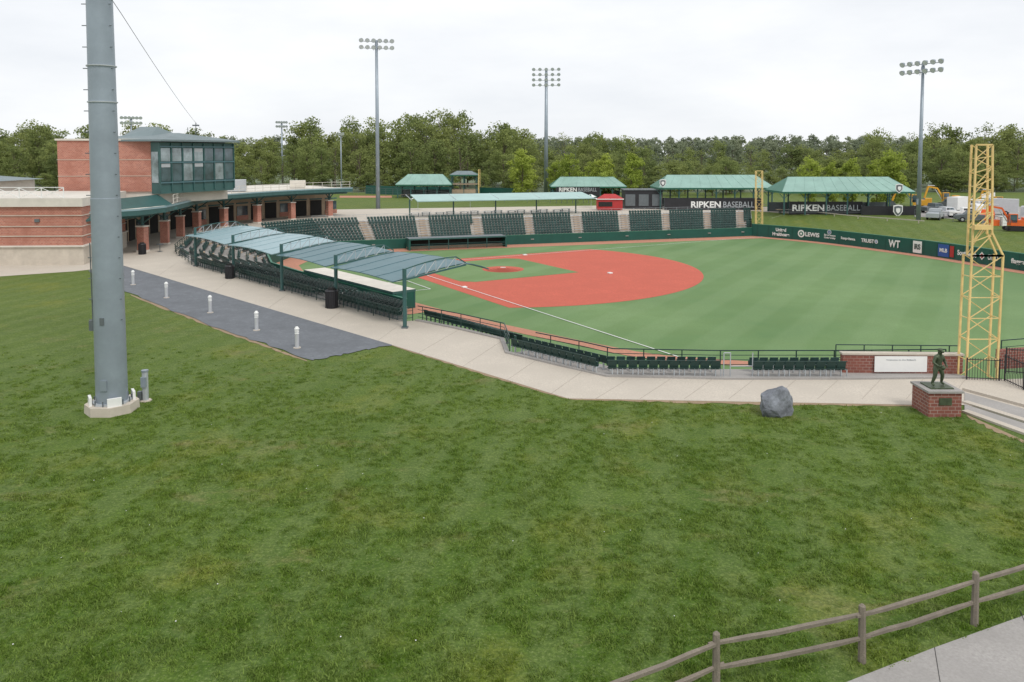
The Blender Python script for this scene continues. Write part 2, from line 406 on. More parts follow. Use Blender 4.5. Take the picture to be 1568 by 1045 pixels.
for k,idx in ((0,0),(1,-1)):
    b.poly([(*fa[idx],ZF),(*fa[idx],zf0),(*ta[idx],.0),(*ta[idx],ZF)],'concrete_grey')
b.slab(FR,off(FR,.2),ZF,zf0+.75,'green_wall'); b.slab(off(FR,-.02),off(FR,.24),zf0+.752,zf0+.84,'green_trim')
b.obj('terraces',parent=stand)
b=MB(); seat=MB(); 
def par_T(x):
    d=Vector(((x-784)/1200,1)); res=[]
    for i in range(len(ta)-1):
        a=ta[i];e=ta[i+1]-a; den=d.x*e.y-d.y*e.x
        if abs(den)<1e-9: continue
        s=(a.x*d.y-a.y*d.x)/den; t=(a.x*e.y-a.y*e.x)/den
        if 0<=s<=1 and t>0: res.append((t,i+s))
    return max(res)[1] if res else len(ta)-1.5
apar=[par_T(x) for x in (552,645,728,808,882,955,1020,1083,1135)]
napar=[4,10,15,18,21,24,27]
def atp(arr,p):
    i=min(int(p),len(arr)-2); return arr[i].lerp(arr[i+1],p-i)
allp=apar+napar
for p in allp:
    f=atp(fa,p); t=atp(ta,p); d=(t-f); ln=d.length; d.normalize(); rz=math.atan2(d.y,d.x)
    for r in range(N*2-1):
        z=zr_(r/2)
        c=f+d*(ln*(r/2+.25)/N); b.box((c.x,c.y,z+.02),(ln/N/2,1.1,.14),rz,'tan_wall' if r%2 else 'concrete_grey')
b.obj('aisle_steps',parent=stand)
def add_seat(mb,p,d,z,m='green_seat',legs=None,hi=.88):
    rz=math.atan2(d.y,d.x)-math.pi/2
    x=Vector((d.y,-d.x)); q=p-d*.22
    vs=[];w=.235
    for (s,fw,zz) in((-1,0,.42),(1,0,.42),(1,-.12,hi),(-1,-.12,hi),(-1,.05,.42),(1,.05,.42),(1,-.07,hi),(-1,-.07,hi)):
        k=q+x*(s*w)+d*fw; vs.append((k.x,k.y,z+zz))
    mb.add(vs,[(0,1,2,3),(4,5,6,7),(0,3,7,4),(1,2,6,5),(3,2,6,7)],m)
    k=q+d*.16; mb.box((k.x,k.y,z+.50),(.44,.15,.28),rz,m)
    mb.box((q.x,q.y,z+.2),(.06,.1,.42),rz,legs or 'galv_dark')
for r in range(N):
    z=zr_(r)
    row=[f.lerp(t,(r+.62)/N) for f,t in zip(fa,ta)]
    for i in range(len(row)-1):
        e=row[i+1]-row[i]; L=e.length; k=max(1,int(L/.56)); u=e.normalized(); dd=(fa[i]-ta[i]).normalized(); n2=Vector((-u.y,u.x)); 
        if n2.dot(dd)<0:n2=-n2
        for j in range(k):
            pp=i+(j+.5)/k
            if any(abs(pp-a)*L<1.0 for a in allp): continue
            add_seat(seat,row[i]+e*((j+.5)/k),n2,z,hi=.78 if i>30 else .88)
seat.obj('seats',parent=stand)
rail([g2(632,492)]+off(TP,.4)[0:4],1.05,'back_rail',step=2.2,mids=3,parent=stand)
rail(off(TP,.5)[5:],1.1,'back_rail_far','galv_light',step=2.5,mids=2,parent=stand,r=.03)
rail(off(FR,-.1)[3:],.5,'front_rail',step=2.5,mids=1,z=zf0+.8,parent=stand,r=.03)
def dugout(name,p0,p1,side,roofm):
    a=Vector(p0);c=Vector(p1); u=(c-a).normalized(); n=Vector((-u.y,u.x))*side
    b=MB()
    q=[a+n*.1,c+n*.1,c+n*2.9,a+n*2.9]; b.prism(q,ZF+1.75,ZF+2.0,'green_frame',roofm)
    b.prism([a+n*.3,c+n*.3,c+n*.5,a+n*.5],ZF,ZF+1.75,'dark_in')
    k=int((c-a).length/3.2)
    for i in range(k+1):
        p=a.lerp(c,i/k)+n*2.75; b.beam((p.x,p.y,ZF),(p.x,p.y,ZF+1.75),.07,6,'green_frame')
    r=[a+n*2.8,c+n*2.8]
    for zz in(.45,.75,1.0): b.beam((*r[0],ZF+zz),(*r[1],ZF+zz),.035,4,'green_frame')
    for p in (a,c): b.prism([p+n*.1,p+n*.1+u*.25,p+n*2.85+u*.25,p+n*2.85],ZF,ZF+1.74,'green_wall')
    b.prism([a+n*.6,c+n*.6,c+n*1.1,a+n*1.1],ZF,ZF+.45,'tan_wall')
    b.obj(name)
dugout('dugout',(-18,132.2),(-2,137.6),-1,'galv_dark')
dugout('dugout',(-12.3,79.6),(-25.5,95.0),-1,'cream')
# ------------------------------------------------------------ near edge seating rows
def seat_row(p0,p1,name,rows=2):
    a=Vector(p0);c=Vector(p1);u=(c-a).normalized(); n=Vector((-u.y,u.x)); 
    if n.y<0:n=-n
    b=MB(); L=(c-a).length; k=int(L/.56)
    for r in range(rows):
        for i in range(k):
            p=a+u*((i+.5)*L/k)+n*(.35+r*.95); add_seat(b,p,n,.02,'green_dark' if r==0 else 'green_seat','galv_light')
    for i in range(0,k+1,2):
        p=a+u*(i*L/k)+n*.05; b.beam((p.x,p.y,.02),(p.x,p.y,.45),.035,4,'galv_light')
        q=p+n*.4; b.beam((p.x,p.y,.4),(q.x,q.y,.4),.03,4,'galv_light')
    p,q=a+n*.02,c+n*.02; b.beam((p.x,p.y,.92),(q.x,q.y,.92),.03,4,'green_dark'); b.beam((p.x,p.y,.5),(q.x,q.y,.5),.03,4,'green_dark')
    b.obj(name)
for e in (((1297,579),(1154,579)),((1104,578),(930,577)),((912,574),(782,541))):
    seat_row(g2(*e[0]),g2(*e[1]),'stadium_seat_row')
inner=off(near_edge,-1.9)
SH=near_edge[:6]; SI=inner[:6]
b=MB(); b.slab(SH,SI,ZF,.0,'concrete_grey'); b.obj('seating_ledge')
rail(SI,1.1,'edge_railing',step=2.2,mids=3)
rail(near_edge[5:],1.1,'concourse_railing',step=2.0,mids=3)
b=MB()
for x in (1108,1118,1152):
    p=G(x,577); b.beam(p,p+Vector((0,0,1.35)),.03,6,'galv_light')
b.beam(G(1108,577)+Vector((0,0,1.35)),G(1118,577)+Vector((0,0,1.35)),.03,6,'galv_light')
b.beam(G(1118,577)+Vector((0,0,.6)),G(1152,577)+Vector((0,0,.6)),.03,6,'galv_light')
b.obj('handrail')
b=MB()
for r in range(3):
    for i in range(19):
        p=Vector(g2(640+i*6.5,488+i*1.9)) ; q=p+Vector((.6,.75))*(1.2+r*1.0); 
        add_seat(b,q,Vector((.66,.75)),-.35-.3*r)
b.obj('corner_seats')
# ------------------------------------------------------------ near canopies
bases=[Vector(g2(*p)) for p in((300,408),(358,425),(432,446),(515,471),(620,503))]
nn=Vector((.74,.67)); par=empty('seating_canopy'); b=MB()
for p in bases:
    t=Vector((p.x,p.y,0)); 
    b.beam(t,t+Vector((0,0,4.3)),.15,8,'green_frame')
    b.beam(t,t+Vector((0,0,.12)),.32,4,'galv_dark')
    def at(s,z): return Vector((p.x+nn.x*s,p.y+nn.y*s,z))
    b.beam(at(0,3.5),at(5.6,4.05),.09,4,'green_frame')
    prev=None
    for k in range(7):
        s=k*.93; zt=4.25+.5*math.sin(k/6*math.pi*.7) if k<6 else 4.2
        cur=at(s,zt); low=at(s,3.5+.55*s/5.6)
        if prev: b.beam(prev,cur,.055,4,'green_frame'); b.beam(pl,cur,.03,4,'galv_light')
        b.beam(low,cur,.03,4,'galv_light'); prev=cur; pl=low
b.obj('frames',parent=par); b=MB()
prof0=[(-.7,3.38),(.5,3.5),(2,3.72),(3.8,3.95),(5.7,4.1)]
for i in range(4):
    p,q=bases[i],bases[i+1]; u=(q-p).normalized(); p=p+u*.45; q=q-u*.45
    if i==0: p=p-u*1.5
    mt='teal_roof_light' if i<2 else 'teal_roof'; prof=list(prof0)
    if i==3: prof+=[(6.6,3.95),(7.5,3.7),(8.3,3.4)]
    sub=8
    for j in range(sub):
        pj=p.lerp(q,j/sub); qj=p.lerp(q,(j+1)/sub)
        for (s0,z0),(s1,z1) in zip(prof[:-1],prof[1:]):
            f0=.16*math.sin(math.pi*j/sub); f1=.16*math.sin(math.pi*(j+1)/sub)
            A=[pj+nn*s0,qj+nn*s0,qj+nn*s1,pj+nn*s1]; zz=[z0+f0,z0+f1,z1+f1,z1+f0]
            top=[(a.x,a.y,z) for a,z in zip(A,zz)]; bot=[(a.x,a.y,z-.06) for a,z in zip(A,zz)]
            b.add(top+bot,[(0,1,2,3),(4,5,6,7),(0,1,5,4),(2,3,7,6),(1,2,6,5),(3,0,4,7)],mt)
    for k in range(5):
        a0=p.lerp(q,k/4); ff=.16*math.sin(math.pi*k/4)
        for (s0,z0),(s1,z1) in zip(prof[:-1],prof[1:]):
            x0=a0+nn*s0; x1=a0+nn*s1; b.beam((x0.x,x0.y,z0+ff),(x1.x,x1.y,z1+ff),.035,4,mt)
b.obj('roof_sheets',parent=par)
# far canopy
b=MB()
a=Vector((P(628,335,153).x,152.5)); c=Vector((P(885,333,158).x,163.5)); n=Vector((-(c-a).normalized().y,(c-a).normalized().x))
q=[a-n*2.5,c-n*2.5,c+n*4.5,a+n*4.5]
b.add([(q[0].x+1,q[0].y,3.3),(q[1].x+3,q[1].y,3.3),(q[2].x+3,q[2].y,4.25),(q[3].x+1,q[3].y,4.25),(q[0].x+1,q[0].y,3.15),(q[1].x+3,q[1].y,3.15),(q[2].x+3,q[2].y,4.1),(q[3].x+1,q[3].y,4.1)],[(0,1,2,3),(4,5,6,7),(0,1,5,4),(1,2,6,5),(2,3,7,6),(3,0,4,7)],'teal_roof_far')
for i in range(5):
    p=a.lerp(c,i/4); b.beam((p.x,p.y,0),(p.x,p.y,3.5),.14,6,'green_frame'); 
    for k in range(4):
        u0=p+n*(-2.2+k*1.6);u1=p+n*(-.6+k*1.6); b.beam((u0.x,u0.y,3.45+k*.2),(u1.x,u1.y,3.65+k*.2),.07,4,'galv_light')
b.obj('picnic_canopy')
for i in range(14):
    p=a.lerp(c,(i+.5)/14)+n*(1.0+1.5*(i%2)); b=MB()
    b.box((p.x,p.y,.78),(1.8,.8,.08),.25,'white'); 
    for s in(-.7,.7): b.box((p.x+s,p.y,.38),(.1,.7,.74),.25,'galv_dark')
    for s in(-.75,.75): b.box((p.x-s*.25,p.y+s,.45),(1.8,.3,.06),.25,'white')
    b.obj('picnic_table')
# ------------------------------------------------------------ floodlight poles
def flood(name,base,h,r0,r1,rows,cols,w,face,hexn=16):
    par=empty(name,(0,0,0)); b=MB(); B=Vector(base)
    b.beam(B,B+Vector((0,0,h)),r0,hexn,'galv',r1)
    o=b.obj('shaft',True,par); 
    b=MB(); f=Vector((face[0],face[1],0)).normalized(); x=Vector((-f.y,f.x,0))
    for r in range(rows):
        z=h-.3-r*1.5; c=B+Vector((0,0,z)); b.beam(c-x*w/2,c+x*w/2,.09,4,'galv_light')
        for k in range(cols):
            p=c+x*(-w/2+w*k/(cols-1))+f*.35+Vector((0,0,.28)); d=(f*1+Vector((0,0,-.55))).normalized()
            b.beam(p-d*.3,p+d*.35,.24,10,'galv',.52,True); b.beam(p+d*.351,p+d*.38,.47,10,'lamp_glass')
            b.beam(p-Vector((0,0,.3)),p-Vector((0,0,.6)),.05,4,'galv_light')
    for s in(-.6,.6): b.beam(B+x*s+Vector((0,0,h-.3-rows*1.5+1)),B+x*s*.3+Vector((0,0,h-.2)),.05,4,'galv_light')
    b.box(B+f*.25+Vector((0,0,h*.12)),(.5,.4,1.0),0,'galv'); b.obj('lamp_array',parent=par)
    return par
def fp(x,ybase,ytop,rows,cols,wpx,r0=.38,r1=.2):
    g=G(x,ybase); t=P(x,ytop,g.y); f=Vector((-5,118))-Vector((g.x,g.y)); 
    return flood('floodlight_pole',g,t.z,r0,r1,rows,cols,wpx/1200*g.y,(f.x*.6,f.y))
fp(579,320,62,2,6,46,.50,.30); fp(836,300,106,4,5,38,.68,.38); fp(1406,338,96,2,6,62,.42,.24)
fp(433,287,187,2,5,14,.35,.25); fp(523,296,205,1,3,6,.25,.15); fp(204,300,180,2,6,26,.3,.2)
# foreground steel pole
gb=G(172,628); par=empty('light_tower_pole'); b=MB(); hz=[(0,.80),(10,.735),(10.02,.715),(19.6,.64),(19.62,.62),(33,.5)]
Bp=Vector((gb.x,gb.y,0))
for (z0,r0),(z1,r1) in zip(hz[:-1],hz[1:]): b.beam(Bp+Vector((0,0,z0+.35)),Bp+Vector((0,0,z1+.35)),r0*.9,24,'galv',r1*.9,caps=False)
b.obj('shaft',True,par)
b=MB()
for z in (14.9,16.6,): b.beam(Bp+Vector((0,0,z)),Bp+Vector((0,0,z+.05)),.665,24,'galv_light')
for i in range(56):
    z=4+i*.5; r=.72-.007*z; y=(-.22 if i%2 else .18)
    b.beam(Bp+Vector((-r*.88,y,z)),Bp+Vector((-r-.16,y,z)),.022,6,'galv_dark')
    if i%2: b.beam(Bp+Vector((r*.86,-.2,z)),Bp+Vector((r+.05,-.2,z)),.02,6,'galv_dark')
b.box(Bp+Vector((-.78,-.1,4.2)),(.22,.25,.5),0,'galv_dark'); b.beam(Bp+Vector((-.75,-.1,4.4)),Bp+Vector((-.78,-.1,8.2)),.03,6,'galv_dark')
b.box(Bp+Vector((0,-.67,4.5)),(.2,.12,.35),0,'galv_dark'); b.box(Bp+Vector((0,-.74,1.4)),(.3,.05,.5),0,'galv')
b.obj('step_pegs',parent=par)
b=MB()
def octo(r,z0,z1,r2,m):
    vs=[]
    for z,q in((z0,r),(z1,r2)):
        for i in range(8):
            t=math.pi/8+i*math.pi/4; vs.append(Bp+Vector((math.cos(t)*q,math.sin(t)*q,z)))
    b.add(vs,[(i,(i+1)%8,8+(i+1)%8,8+i) for i in range(8)]+[tuple(range(8,16))],m)
octo(1.22,0,.42,1.2,'stone'); 
for i in range(4):
    t=math.pi/4+i*math.pi/2-.2; c=Bp+Vector((math.cos(t)*.95,math.sin(t)*.95,.62)); b.box(c,(.12,.62,.42),t,'white')
for i in range(12):
    t=i*math.pi/6; c=Bp+Vector((math.cos(t)*.86,math.sin(t)*.86,.42)); b.beam(c,c+Vector((0,0,.25)),.035,6,'galv_dark')
octo(.9,.421,.5,.9,'galv_light')
b.obj('footing',parent=par)
b=MB(); top=Bp+Vector((0,0,32.6)); 
for r in range(3):
    c=top-Vector((0,0,r*1.5)); b.beam(c-Vector((4,1.5,0)),c+Vector((4,1.5,0)),.1,4,'galv')
    for k in range(7):
        p=c+Vector((-4+8*k/6,-1.5+3*k/6+.5,.3)); d=Vector((.3,.85,-.45)).normalized(); b.beam(p-d*.3,p+d*.3,.2,10,'galv',.45)
b.obj('lamp_array',parent=par)
b=MB(); s=P(171,-2,gb.y-.1); e=P(309,199,116); pr=s-(e-s)*.08
for i in range(25):
    t=(i+1)/24; q=s.lerp(e,t); q.z-=3.0*t*(1-t)*.55; b.beam(pr,q,.016,4,'galv_dark'); pr=q
b.obj('overhead_cable')
# ------------------------------------------------------------ clubhouse building
bld=empty('clubhouse_building')
Cp=[(-51.0,91),(-46.2,97.5),(-47.9,108.5),(-50.8,126),(-46.5,138.5),(-41,148.5),(-33,156)]
Cs=smooth_path(Cp,1)
b=MB(); O1=off(Cs,-2.2); O3=off(Cs,24)
b.slab(O1,O3,5.15,5.6,'green_frame','cream')
b.slab(off(O1,-.12),off(O1,.25),4.95,5.75,'green_frame','teal_roof')
b.slab(off(O1,-.16),off(O1,-.13),5.55,5.78,'teal_roof_light')
b.slab(off(Cs,-.3),off(Cs,.3),4.5,5.14,'green_frame')
b.obj('roof_slab',parent=bld)
b=MB(); BW=off(Cs,6); b.slab(BW,O3,0,5.14,'tan_wall'); b.obj('rear_wall',parent=bld)
b=MB()
for i,(p,t) in enumerate(walk([Vector(q) for q in BW],3.4,1.5)):
    n=Vector((t.y,-t.x)); c=p+n*.05; rz=math.atan2(t.y,t.x)
    b.box((c.x,c.y,1.55 if i%3 else 1.9),(2.5,.16,3.0 if i%3 else 1.7),rz,'dark_in' if i%3 else 'glass')
    b.box((c.x,c.y,3.3),(2.7,.22,.25),rz,'green_frame')
    if i%3==0: b.box((c.x,c.y,.6),(2.7,.2,.8),rz,'brick')
for p,t in walk([Vector(q) for q in Cs],8.4,.8):
    rz=math.atan2(t.y,t.x)
    b.box((p.x,p.y,1.6),(1.0,1.0,3.2),rz,'brick'); b.box((p.x,p.y,3.28),(1.2,1.2,.16),rz,'cream'); b.box((p.x,p.y,.12),(1.15,1.15,.24),rz,'cream')
    b.beam((p.x,p.y,3.36),(p.x,p.y,4.5),.2,8,'green_frame')
    n=Vector((t.y,-t.x))
    b.beam((p.x,p.y,3.6),(p.x+n.x*2,p.y+n.y*2,5.0),.1,4,'green_frame'); b.beam((p.x,p.y,3.6),(p.x-n.x*2,p.y-n.y*2,5.0),.1,4,'green_frame')
b.obj('columns_and_openings',parent=bld)
T1=off(Cs,-1.6)[4:]; b=MB(); pts=[Vector((q[0],q[1],5.75)) for q in T1]
for p,t in walk(pts,2.0):
    b.beam(p,p+Vector((0,0,1.15)),.05,4,'cream')
for i in range(len(pts)-1):
    for zz in(.1,1.15,.62): b.beam(pts[i]+Vector((0,0,zz)),pts[i+1]+Vector((0,0,zz)),.05,4,'cream')
q=P(370,284,140); b.box((q.x-2,142,6.7),(4,4,2.0),.3,'galv_light'); q=P(455,282,152); b.box((q.x-1,156,6.4),(3,2,1.4),.3,'cream')
b.obj('terrace_railing',parent=bld)
b=MB(); Lw=[(-110,84.5),(-48.2,87.5),(-51.5,104),(-110,104)]
b.prism(Lw,2.05,6.55,'brick'); b.prism([(-110.2,84.3),(-48.0,87.3),(-51.4,104.1),(-110.2,104.1)],0,2.05,'stone')
b.prism([(-110.2,84.2),(-47.9,87.2),(-51.3,104.1),(-110.2,104.1)],6.55,7.5,'cream')
b.prism([(-110.2,84.1),(-47.8,87.1),(-51.2,104.2),(-110.2,104.2)],2.051,2.2,'cream')
for z in (5.5,4.3,3.2): b.prism([(-110.2,84.40),(-48.1,87.40),(-51.4,104.1),(-110.2,104.1)],z,z+.09,'stone')
for i in range(5): b.box((-53-i*6.5,87.15-i*.31,5.0),(.5,.2,.35),.05,'galv_dark')
pts=[Vector((-110,84.4,7.5)),Vector((-48,87.5,7.5))]; w=list(walk(pts,2.4))
for i,(p,t) in enumerate(w):
    b.beam(p,p+Vector((0,0,1.2)),.06,4,'white')
    if i<len(w)-1:
        q=w[i+1][0]; b.beam(p+Vector((0,0,1.15)),q+Vector((0,0,.05)),.04,4,'white'); b.beam(p+Vector((0,0,.05)),q+Vector((0,0,1.15)),.04,4,'white'); b.beam(p+Vector((0,0,1.2)),q+Vector((0,0,1.2)),.055,4,'white')
b.obj('brick_wing',parent=bld)
b=MB(); Rr=[(-120,112),(-78,112),(-78,128),(-120,128)]
b.prism(Rr,0,8.3,'cream')
b.add([(-121,111,8.3),(-77,111,8.3),(-77,129,8.3),(-121,129,8.3),(-112,120,9.6),(-86,120,9.6)],[(0,1,5,4),(1,2,5),(2,3,4,5),(3,0,4)],'roof_grey'); b.obj('rear_wing',parent=bld)
b=MB()
b.add([(-48.6,88.2,4.9),(-44.6,104.5,5.2),(-48.2,106.5,6.9),(-52,90,6.6),(-48.6,88.2,4.7),(-44.6,104.5,5.0)],[(0,1,2,3),(0,1,5,4)],'green_frame')
b.obj('entrance_roof',parent=bld)
Tw=[Vector((-60.8,105)),Vector((-49,106.5)),Vector((-43.3,118.5)),Vector((-57,123))]
b=MB(); b.prism([(p.x*.99-.3,p.y+.3) for p in Tw],5.6,7.3,'cream')
b.prism(Tw,7.3,14.2,'brick')
b.prism([(-61,104.8),(-48.9,106.3),(-48.6,107.2),(-60.8,105.6)],14.2,14.45,'cream')
for z in (9.4,11.6): b.prism([(-60.9,104.93),(-48.95,106.45),(-49.2,107),(-60.7,105.6)],z,z+.06,'stone')
pa,pb=Tw[1],Tw[2]; u=(pb-pa).normalized(); n=Vector((u.y,-u.x)); rz=math.atan2(u.y,u.x); L=(pb-pa).length
p0,p1=pa+n*.01,pb+n*.01; b.prism([p0,p1,p1+n*1.6,p0+n*1.6],7.0,14.0,'green_frame')
a0=pa+n*1.62; nwin=7; rw=random.Random(2)
for r,(z0,z1) in enumerate(((8.7,11.1),(11.4,13.2))):
    for i in range(nwin):
        c=a0+u*(L*(i+.5)/nwin)+n*.02; b.box((c.x,c.y,(z0+z1)/2),(L/nwin*.8,.1,z1-z0),rz,rw.choice(['glass','glass','glass_pale']))
        if rw.random()<.4: b.box((c.x,c.y,z1-.25),(L/nwin*.78,.13,.5),rz,'galv_light')
for i in range(nwin+1):
    c=a0+u*(L*i/nwin)+n*.06; b.box((c.x,c.y,10.6),(.16,.2,6.6),rz,'green_frame')
for z in (8.5,11.25,13.4): 
    c=a0+u*L/2+n*.07; b.box((c.x,c.y,z),(L,.22,.18),rz,'teal_roof')
c=pa+n*.8-u*.04; b.box((c.x,c.y,10.6),(.1,1.2,4.2),rz,'glass_pale')
def hip(pts,z,zr,over,m):
    c=sum(pts,Vector((0,0)))/4; q=[p+(p-c).normalized()*over for p in pts]
    r0=(q[0]+q[3])/2; r1=(q[1]+q[2])/2; a=r0.lerp(r1,.28); bb=r0.lerp(r1,.72)
    vs=[(p.x,p.y,z) for p in q]+[(a.x,a.y,zr),(bb.x,bb.y,zr)]+[(p.x,p.y,z-.25) for p in q]
    b.add(vs,[(0,1,5,4),(1,2,5),(2,3,4,5),(3,0,4),(0,1,7,6),(1,2,8,7),(2,3,9,8),(3,0,6,9),(6,7,8,9)],m)
hip([Tw[0]+Vector((4,2)),Tw[1]+n*2,Tw[2]+n*2,Tw[3]],14.35,15.4,.7,'roof_grey')
hip([Tw[0]+Vector((6.5,4)),Tw[1]+Vector((-1.5,3)),Tw[1]+Vector((1,9)),Tw[3]+Vector((1,-5))],14.7,16.3,.2,'roof_grey')
q=P(300,200,116)
b.beam((q.x,116,14.5),(q.x,116,17),.06,6,'galv_dark'); b.beam((q.x-1.2,116,15),(q.x-1.2,116,16.3),.05,6,'galv_dark'); b.box((q.x,116,16.6),(1.0,.1,.2),0,'galv_dark')
b.obj('press_box_tower',parent=bld)
# ------------------------------------------------------------ pavilions
def pavilion(name,x0,x1,yr,ye,yb,depth,roof='green_roof',posts=6):
    Y=G(784,yb).y; a=P(x0,ye,Y); c=P(x1,ye,Y); ze=a.z; zr=P(784,yr,Y+depth/2).z
    X0,X1=a.x,c.x; Y1=Y+depth; b=MB(); ym=(Y+Y1)/2; ins=3.0 if depth>8 else 2.0
    vs=[(X0,Y,ze),(X1,Y,ze),(X1,Y1,ze),(X0,Y1,ze),(X0+ins,ym,zr),(X1-ins,ym,zr)]
    b.add(vs,[(0,1,5,4),(2,3,4,5)],roof); b.add(vs,[(1,2,5),(3,0,4)],'green_trim')
    b.prism([(X0+.1,Y+.1),(X1-.1,Y+.1),(X1-.1,Y1-.1),(X0+.1,Y1-.1)],ze-.35,ze-.01,'green_trim')
    nrib=int((X1-X0)/2.2)
    for i in range(nrib+1):
        t=i/nrib; xr=X0+ins+(X1-X0-2*ins)*t; xe=X0+(X1-X0)*t; b.beam((xe,Y,ze+.02),(xr,ym,zr+.02),.03,4,roof)
    for i in range(posts+1):
        x=X0+.6+(X1-X0-1.2)*i/posts
        for y in(Y+.6,Y1-.6):
            b.beam((x,y,0),(x,y,ze-.3),.16,6,'green_frame')
            for s in(-1,1): b.beam((x,y,ze-1.5),(x+s*1.0,y,ze-.35),.07,4,'green_frame')
    for z in(1.1,.6): b.beam((X0+.6,Y+.6,z),(X1-.6,Y+.6,z),.05,4,'galv_dark')
    for i in range(posts*2):
        x=X0+1.5+(X1-X0-3)*i/(posts*2-1); b.box((x,ym,.75),(1.3,1.8,.1),0,'tan_wall'); b.box((x,ym,.4),(.2,1.2,.7),0,'galv_dark')
    b.box(((X0+X1)/2,Y1-.3,1.0),((X1-X0)*.96,.15,2.0),0,'galv_dark')
    b.obj(name); return Y,X0,X1,ze,zr
v1=pavilion('picnic_pavilion',1008,1188,268,288,321,11)
v2=pavilion('picnic_pavilion',1198,1402,271,294,330,11)
v3=pavilion('picnic_pavilion',843,960,271,286,306,11)
v4=pavilion('picnic_pavilion',605,692,267,283,304,10,posts=4)
v5=pavilion('shelter_tower',688,732,262,268,303,6,'roof_grey',posts=2)
b=MB(); q=P(710,285,G(784,303).y); b.box((q.x,q.y+3,2.6+1.2),(7.5,5.5,.25),0,'tan_wall'); b.box((q.x,q.y+3,1.2),(7,5,2.2),0,'tan_wall'); b.obj('ticket_kiosk')
def shield(c,s,dirv,name='shield_sign'):
    pts=[(-.5,.55),(0,.65),(.5,.55),(.5,-.1),(.3,-.4),(0,-.65),(-.3,-.4),(-.5,-.1)]
    b=MB(); d=Vector((dirv[0],dirv[1],0)).normalized()
    n=d.cross(Vector((0,0,1)))
    for k,m,o in((1,'white',0),(.8,'galv_dark',.05),(.45,'white',.1)):
        b.poly([Vector(c)+d*p[0]*s*k+Vector((0,0,p[1]*s*k))+n*o for p in pts],m)
    b.obj(name)
shield(P(1377,289,v2[0]-.6),1.5,(1,0)); shield(P(1015,281,v1[0]-.6),1.4,(1,0)); shield(P(1375,323,v2[0]-1.6),1.9,(1,0))
def banner(x0,x1,yt,yb,Y,body,tx0,tx1,ty,th):
    par=empty('banner_fence'); a=P(x0,yt,Y); c=P(x1,yb,Y); b=MB()
    b.box(((a.x+c.x)/2,Y,(a.z+max(c.z,0))/2),(c.x-a.x,.12,a.z-max(c.z,0)),0,'black')
    for i in range(9):
        x=a.x+(c.x-a.x)*i/8; b.beam((x,Y+.15,0),(x,Y+.15,a.z+.2),.06,6,'galv_dark')
    b.obj('windscreen',parent=par)
    if not body: return
    t0=P(tx0,ty,Y);t1=P(tx1,ty,Y); w1=(t1.x-t0.x)*.47
    text(body.split()[0],Vector((t0.x+w1/2,Y-.1,t0.z)),w1,th,(1,0),'white',par,bold=.03)
    text(body.split()[1],Vector((t1.x-(t1.x-t0.x)*.25,Y-.1,t0.z)),(t1.x-t0.x)*.49,th*.93,(1,0),'galv_light',par,bold=.0)
banner(1018,1166,304,323,172,'RIPKEN BASEBALL',1058,1155,314,1.4)
banner(1209,1320,309,331,160,'RIPKEN BASEBALL',1213,1317,319,1.3)
banner(852,918,287,300,195,'RIPKEN BASEBALL',856,914,291,1.0)
banner(1320,1408,316,333,158,'',1370,1371,330,.01)
b=MB(); q=P(985,305,176); b.box((q.x,178,2.1),(8.5,5,4.2),0,'black'); b.box((q.x,178,4.3),(9,5.4,.2),0,'galv_dark'); 
for s in(-3,0,3): b.box((q.x+s,175.45,2),(2.2,.1,2.6),0,'galv_dark')
b.obj('storage_building')
b=MB(); q=P(933,312,172); b.box((q.x,172,1.3),(5.5,2.5,2.2),0,'red'); b.box((q.x-1,170.7,1.4),(3,.1,1.0),0,'dark_in'); b.box((q.x,172,2.5),(6,3,.15),0,'white')
b.add([(q.x-3,170.6,2.6),(q.x+3,170.6,2.6),(q.x+1.2,171.6,3.6),(q.x-1.2,171.6,3.6)],[(0,1,2,3)],'red'); 
for s in(-1.9,1.9): b.beam((q.x+s,170.9,.3),(q.x+s,171.1,.3),.3,10,'rubber')
b.obj('concession_trailer')
for (x,y) in((720,318),(905,318),(640,322)):
    g=G(x,y); b=MB(); b.beam(g,g+Vector((0,0,2.9)),.04,6,'galv_light')
    for i in range(8):
        t0,t1=i*math.pi/4,(i+1)*math.pi/4; c=g+Vector((0,0,3.1))
        b.poly([c,g+Vector((math.cos(t0)*1.5,math.sin(t0)*1.5,2.5)),g+Vector((math.cos(t1)*1.5,math.sin(t1)*1.5,2.5))],'green_trim' if i%2 else 'white')
    b.obj('patio_umbrella')
rail([g2(520,297),g2(640,303),g2(700,309),g2(850,312)],2.2,'perimeter_fence','galv_dark',3,3,.05)
rail([g2(1190,322),g2(1300,334),g2(1415,343)],.5,'kerb_fence','concrete_light',6,0,.1)
rail([g2(1400,334),g2(1480,342),g2(1600,352)],1.6,'site_fence','galv_dark',3,2,.04)
b=MB(); b.wall([g2(560,297),g2(610,299),g2(690,300)],0,2.6,'green_wall',.2); b.wall([g2(735,301),g2(800,303)],0,2.6,'green_wall',.2); b.obj('practice_field_wall')
b=MB(); b.poly([G(520,303,.015),G(600,303,.015),G(600,300,.015),G(520,300,.015)],'track'); b.obj('practice_field_dirt')
g=G(733,303); b=MB(); b.beam(g,g+Vector((0,0,8)),.15,8,'yellow_paint'); b.beam(g+Vector((.4,0,3)),g+Vector((.4,0,8)),.08,4,'yellow_paint')
for i in range(7): b.beam(g+Vector((0,0,3+i*.8)),g+Vector((.4,0,3+i*.8)),.05,4,'yellow_paint')
b.obj('practice_foul_pole')
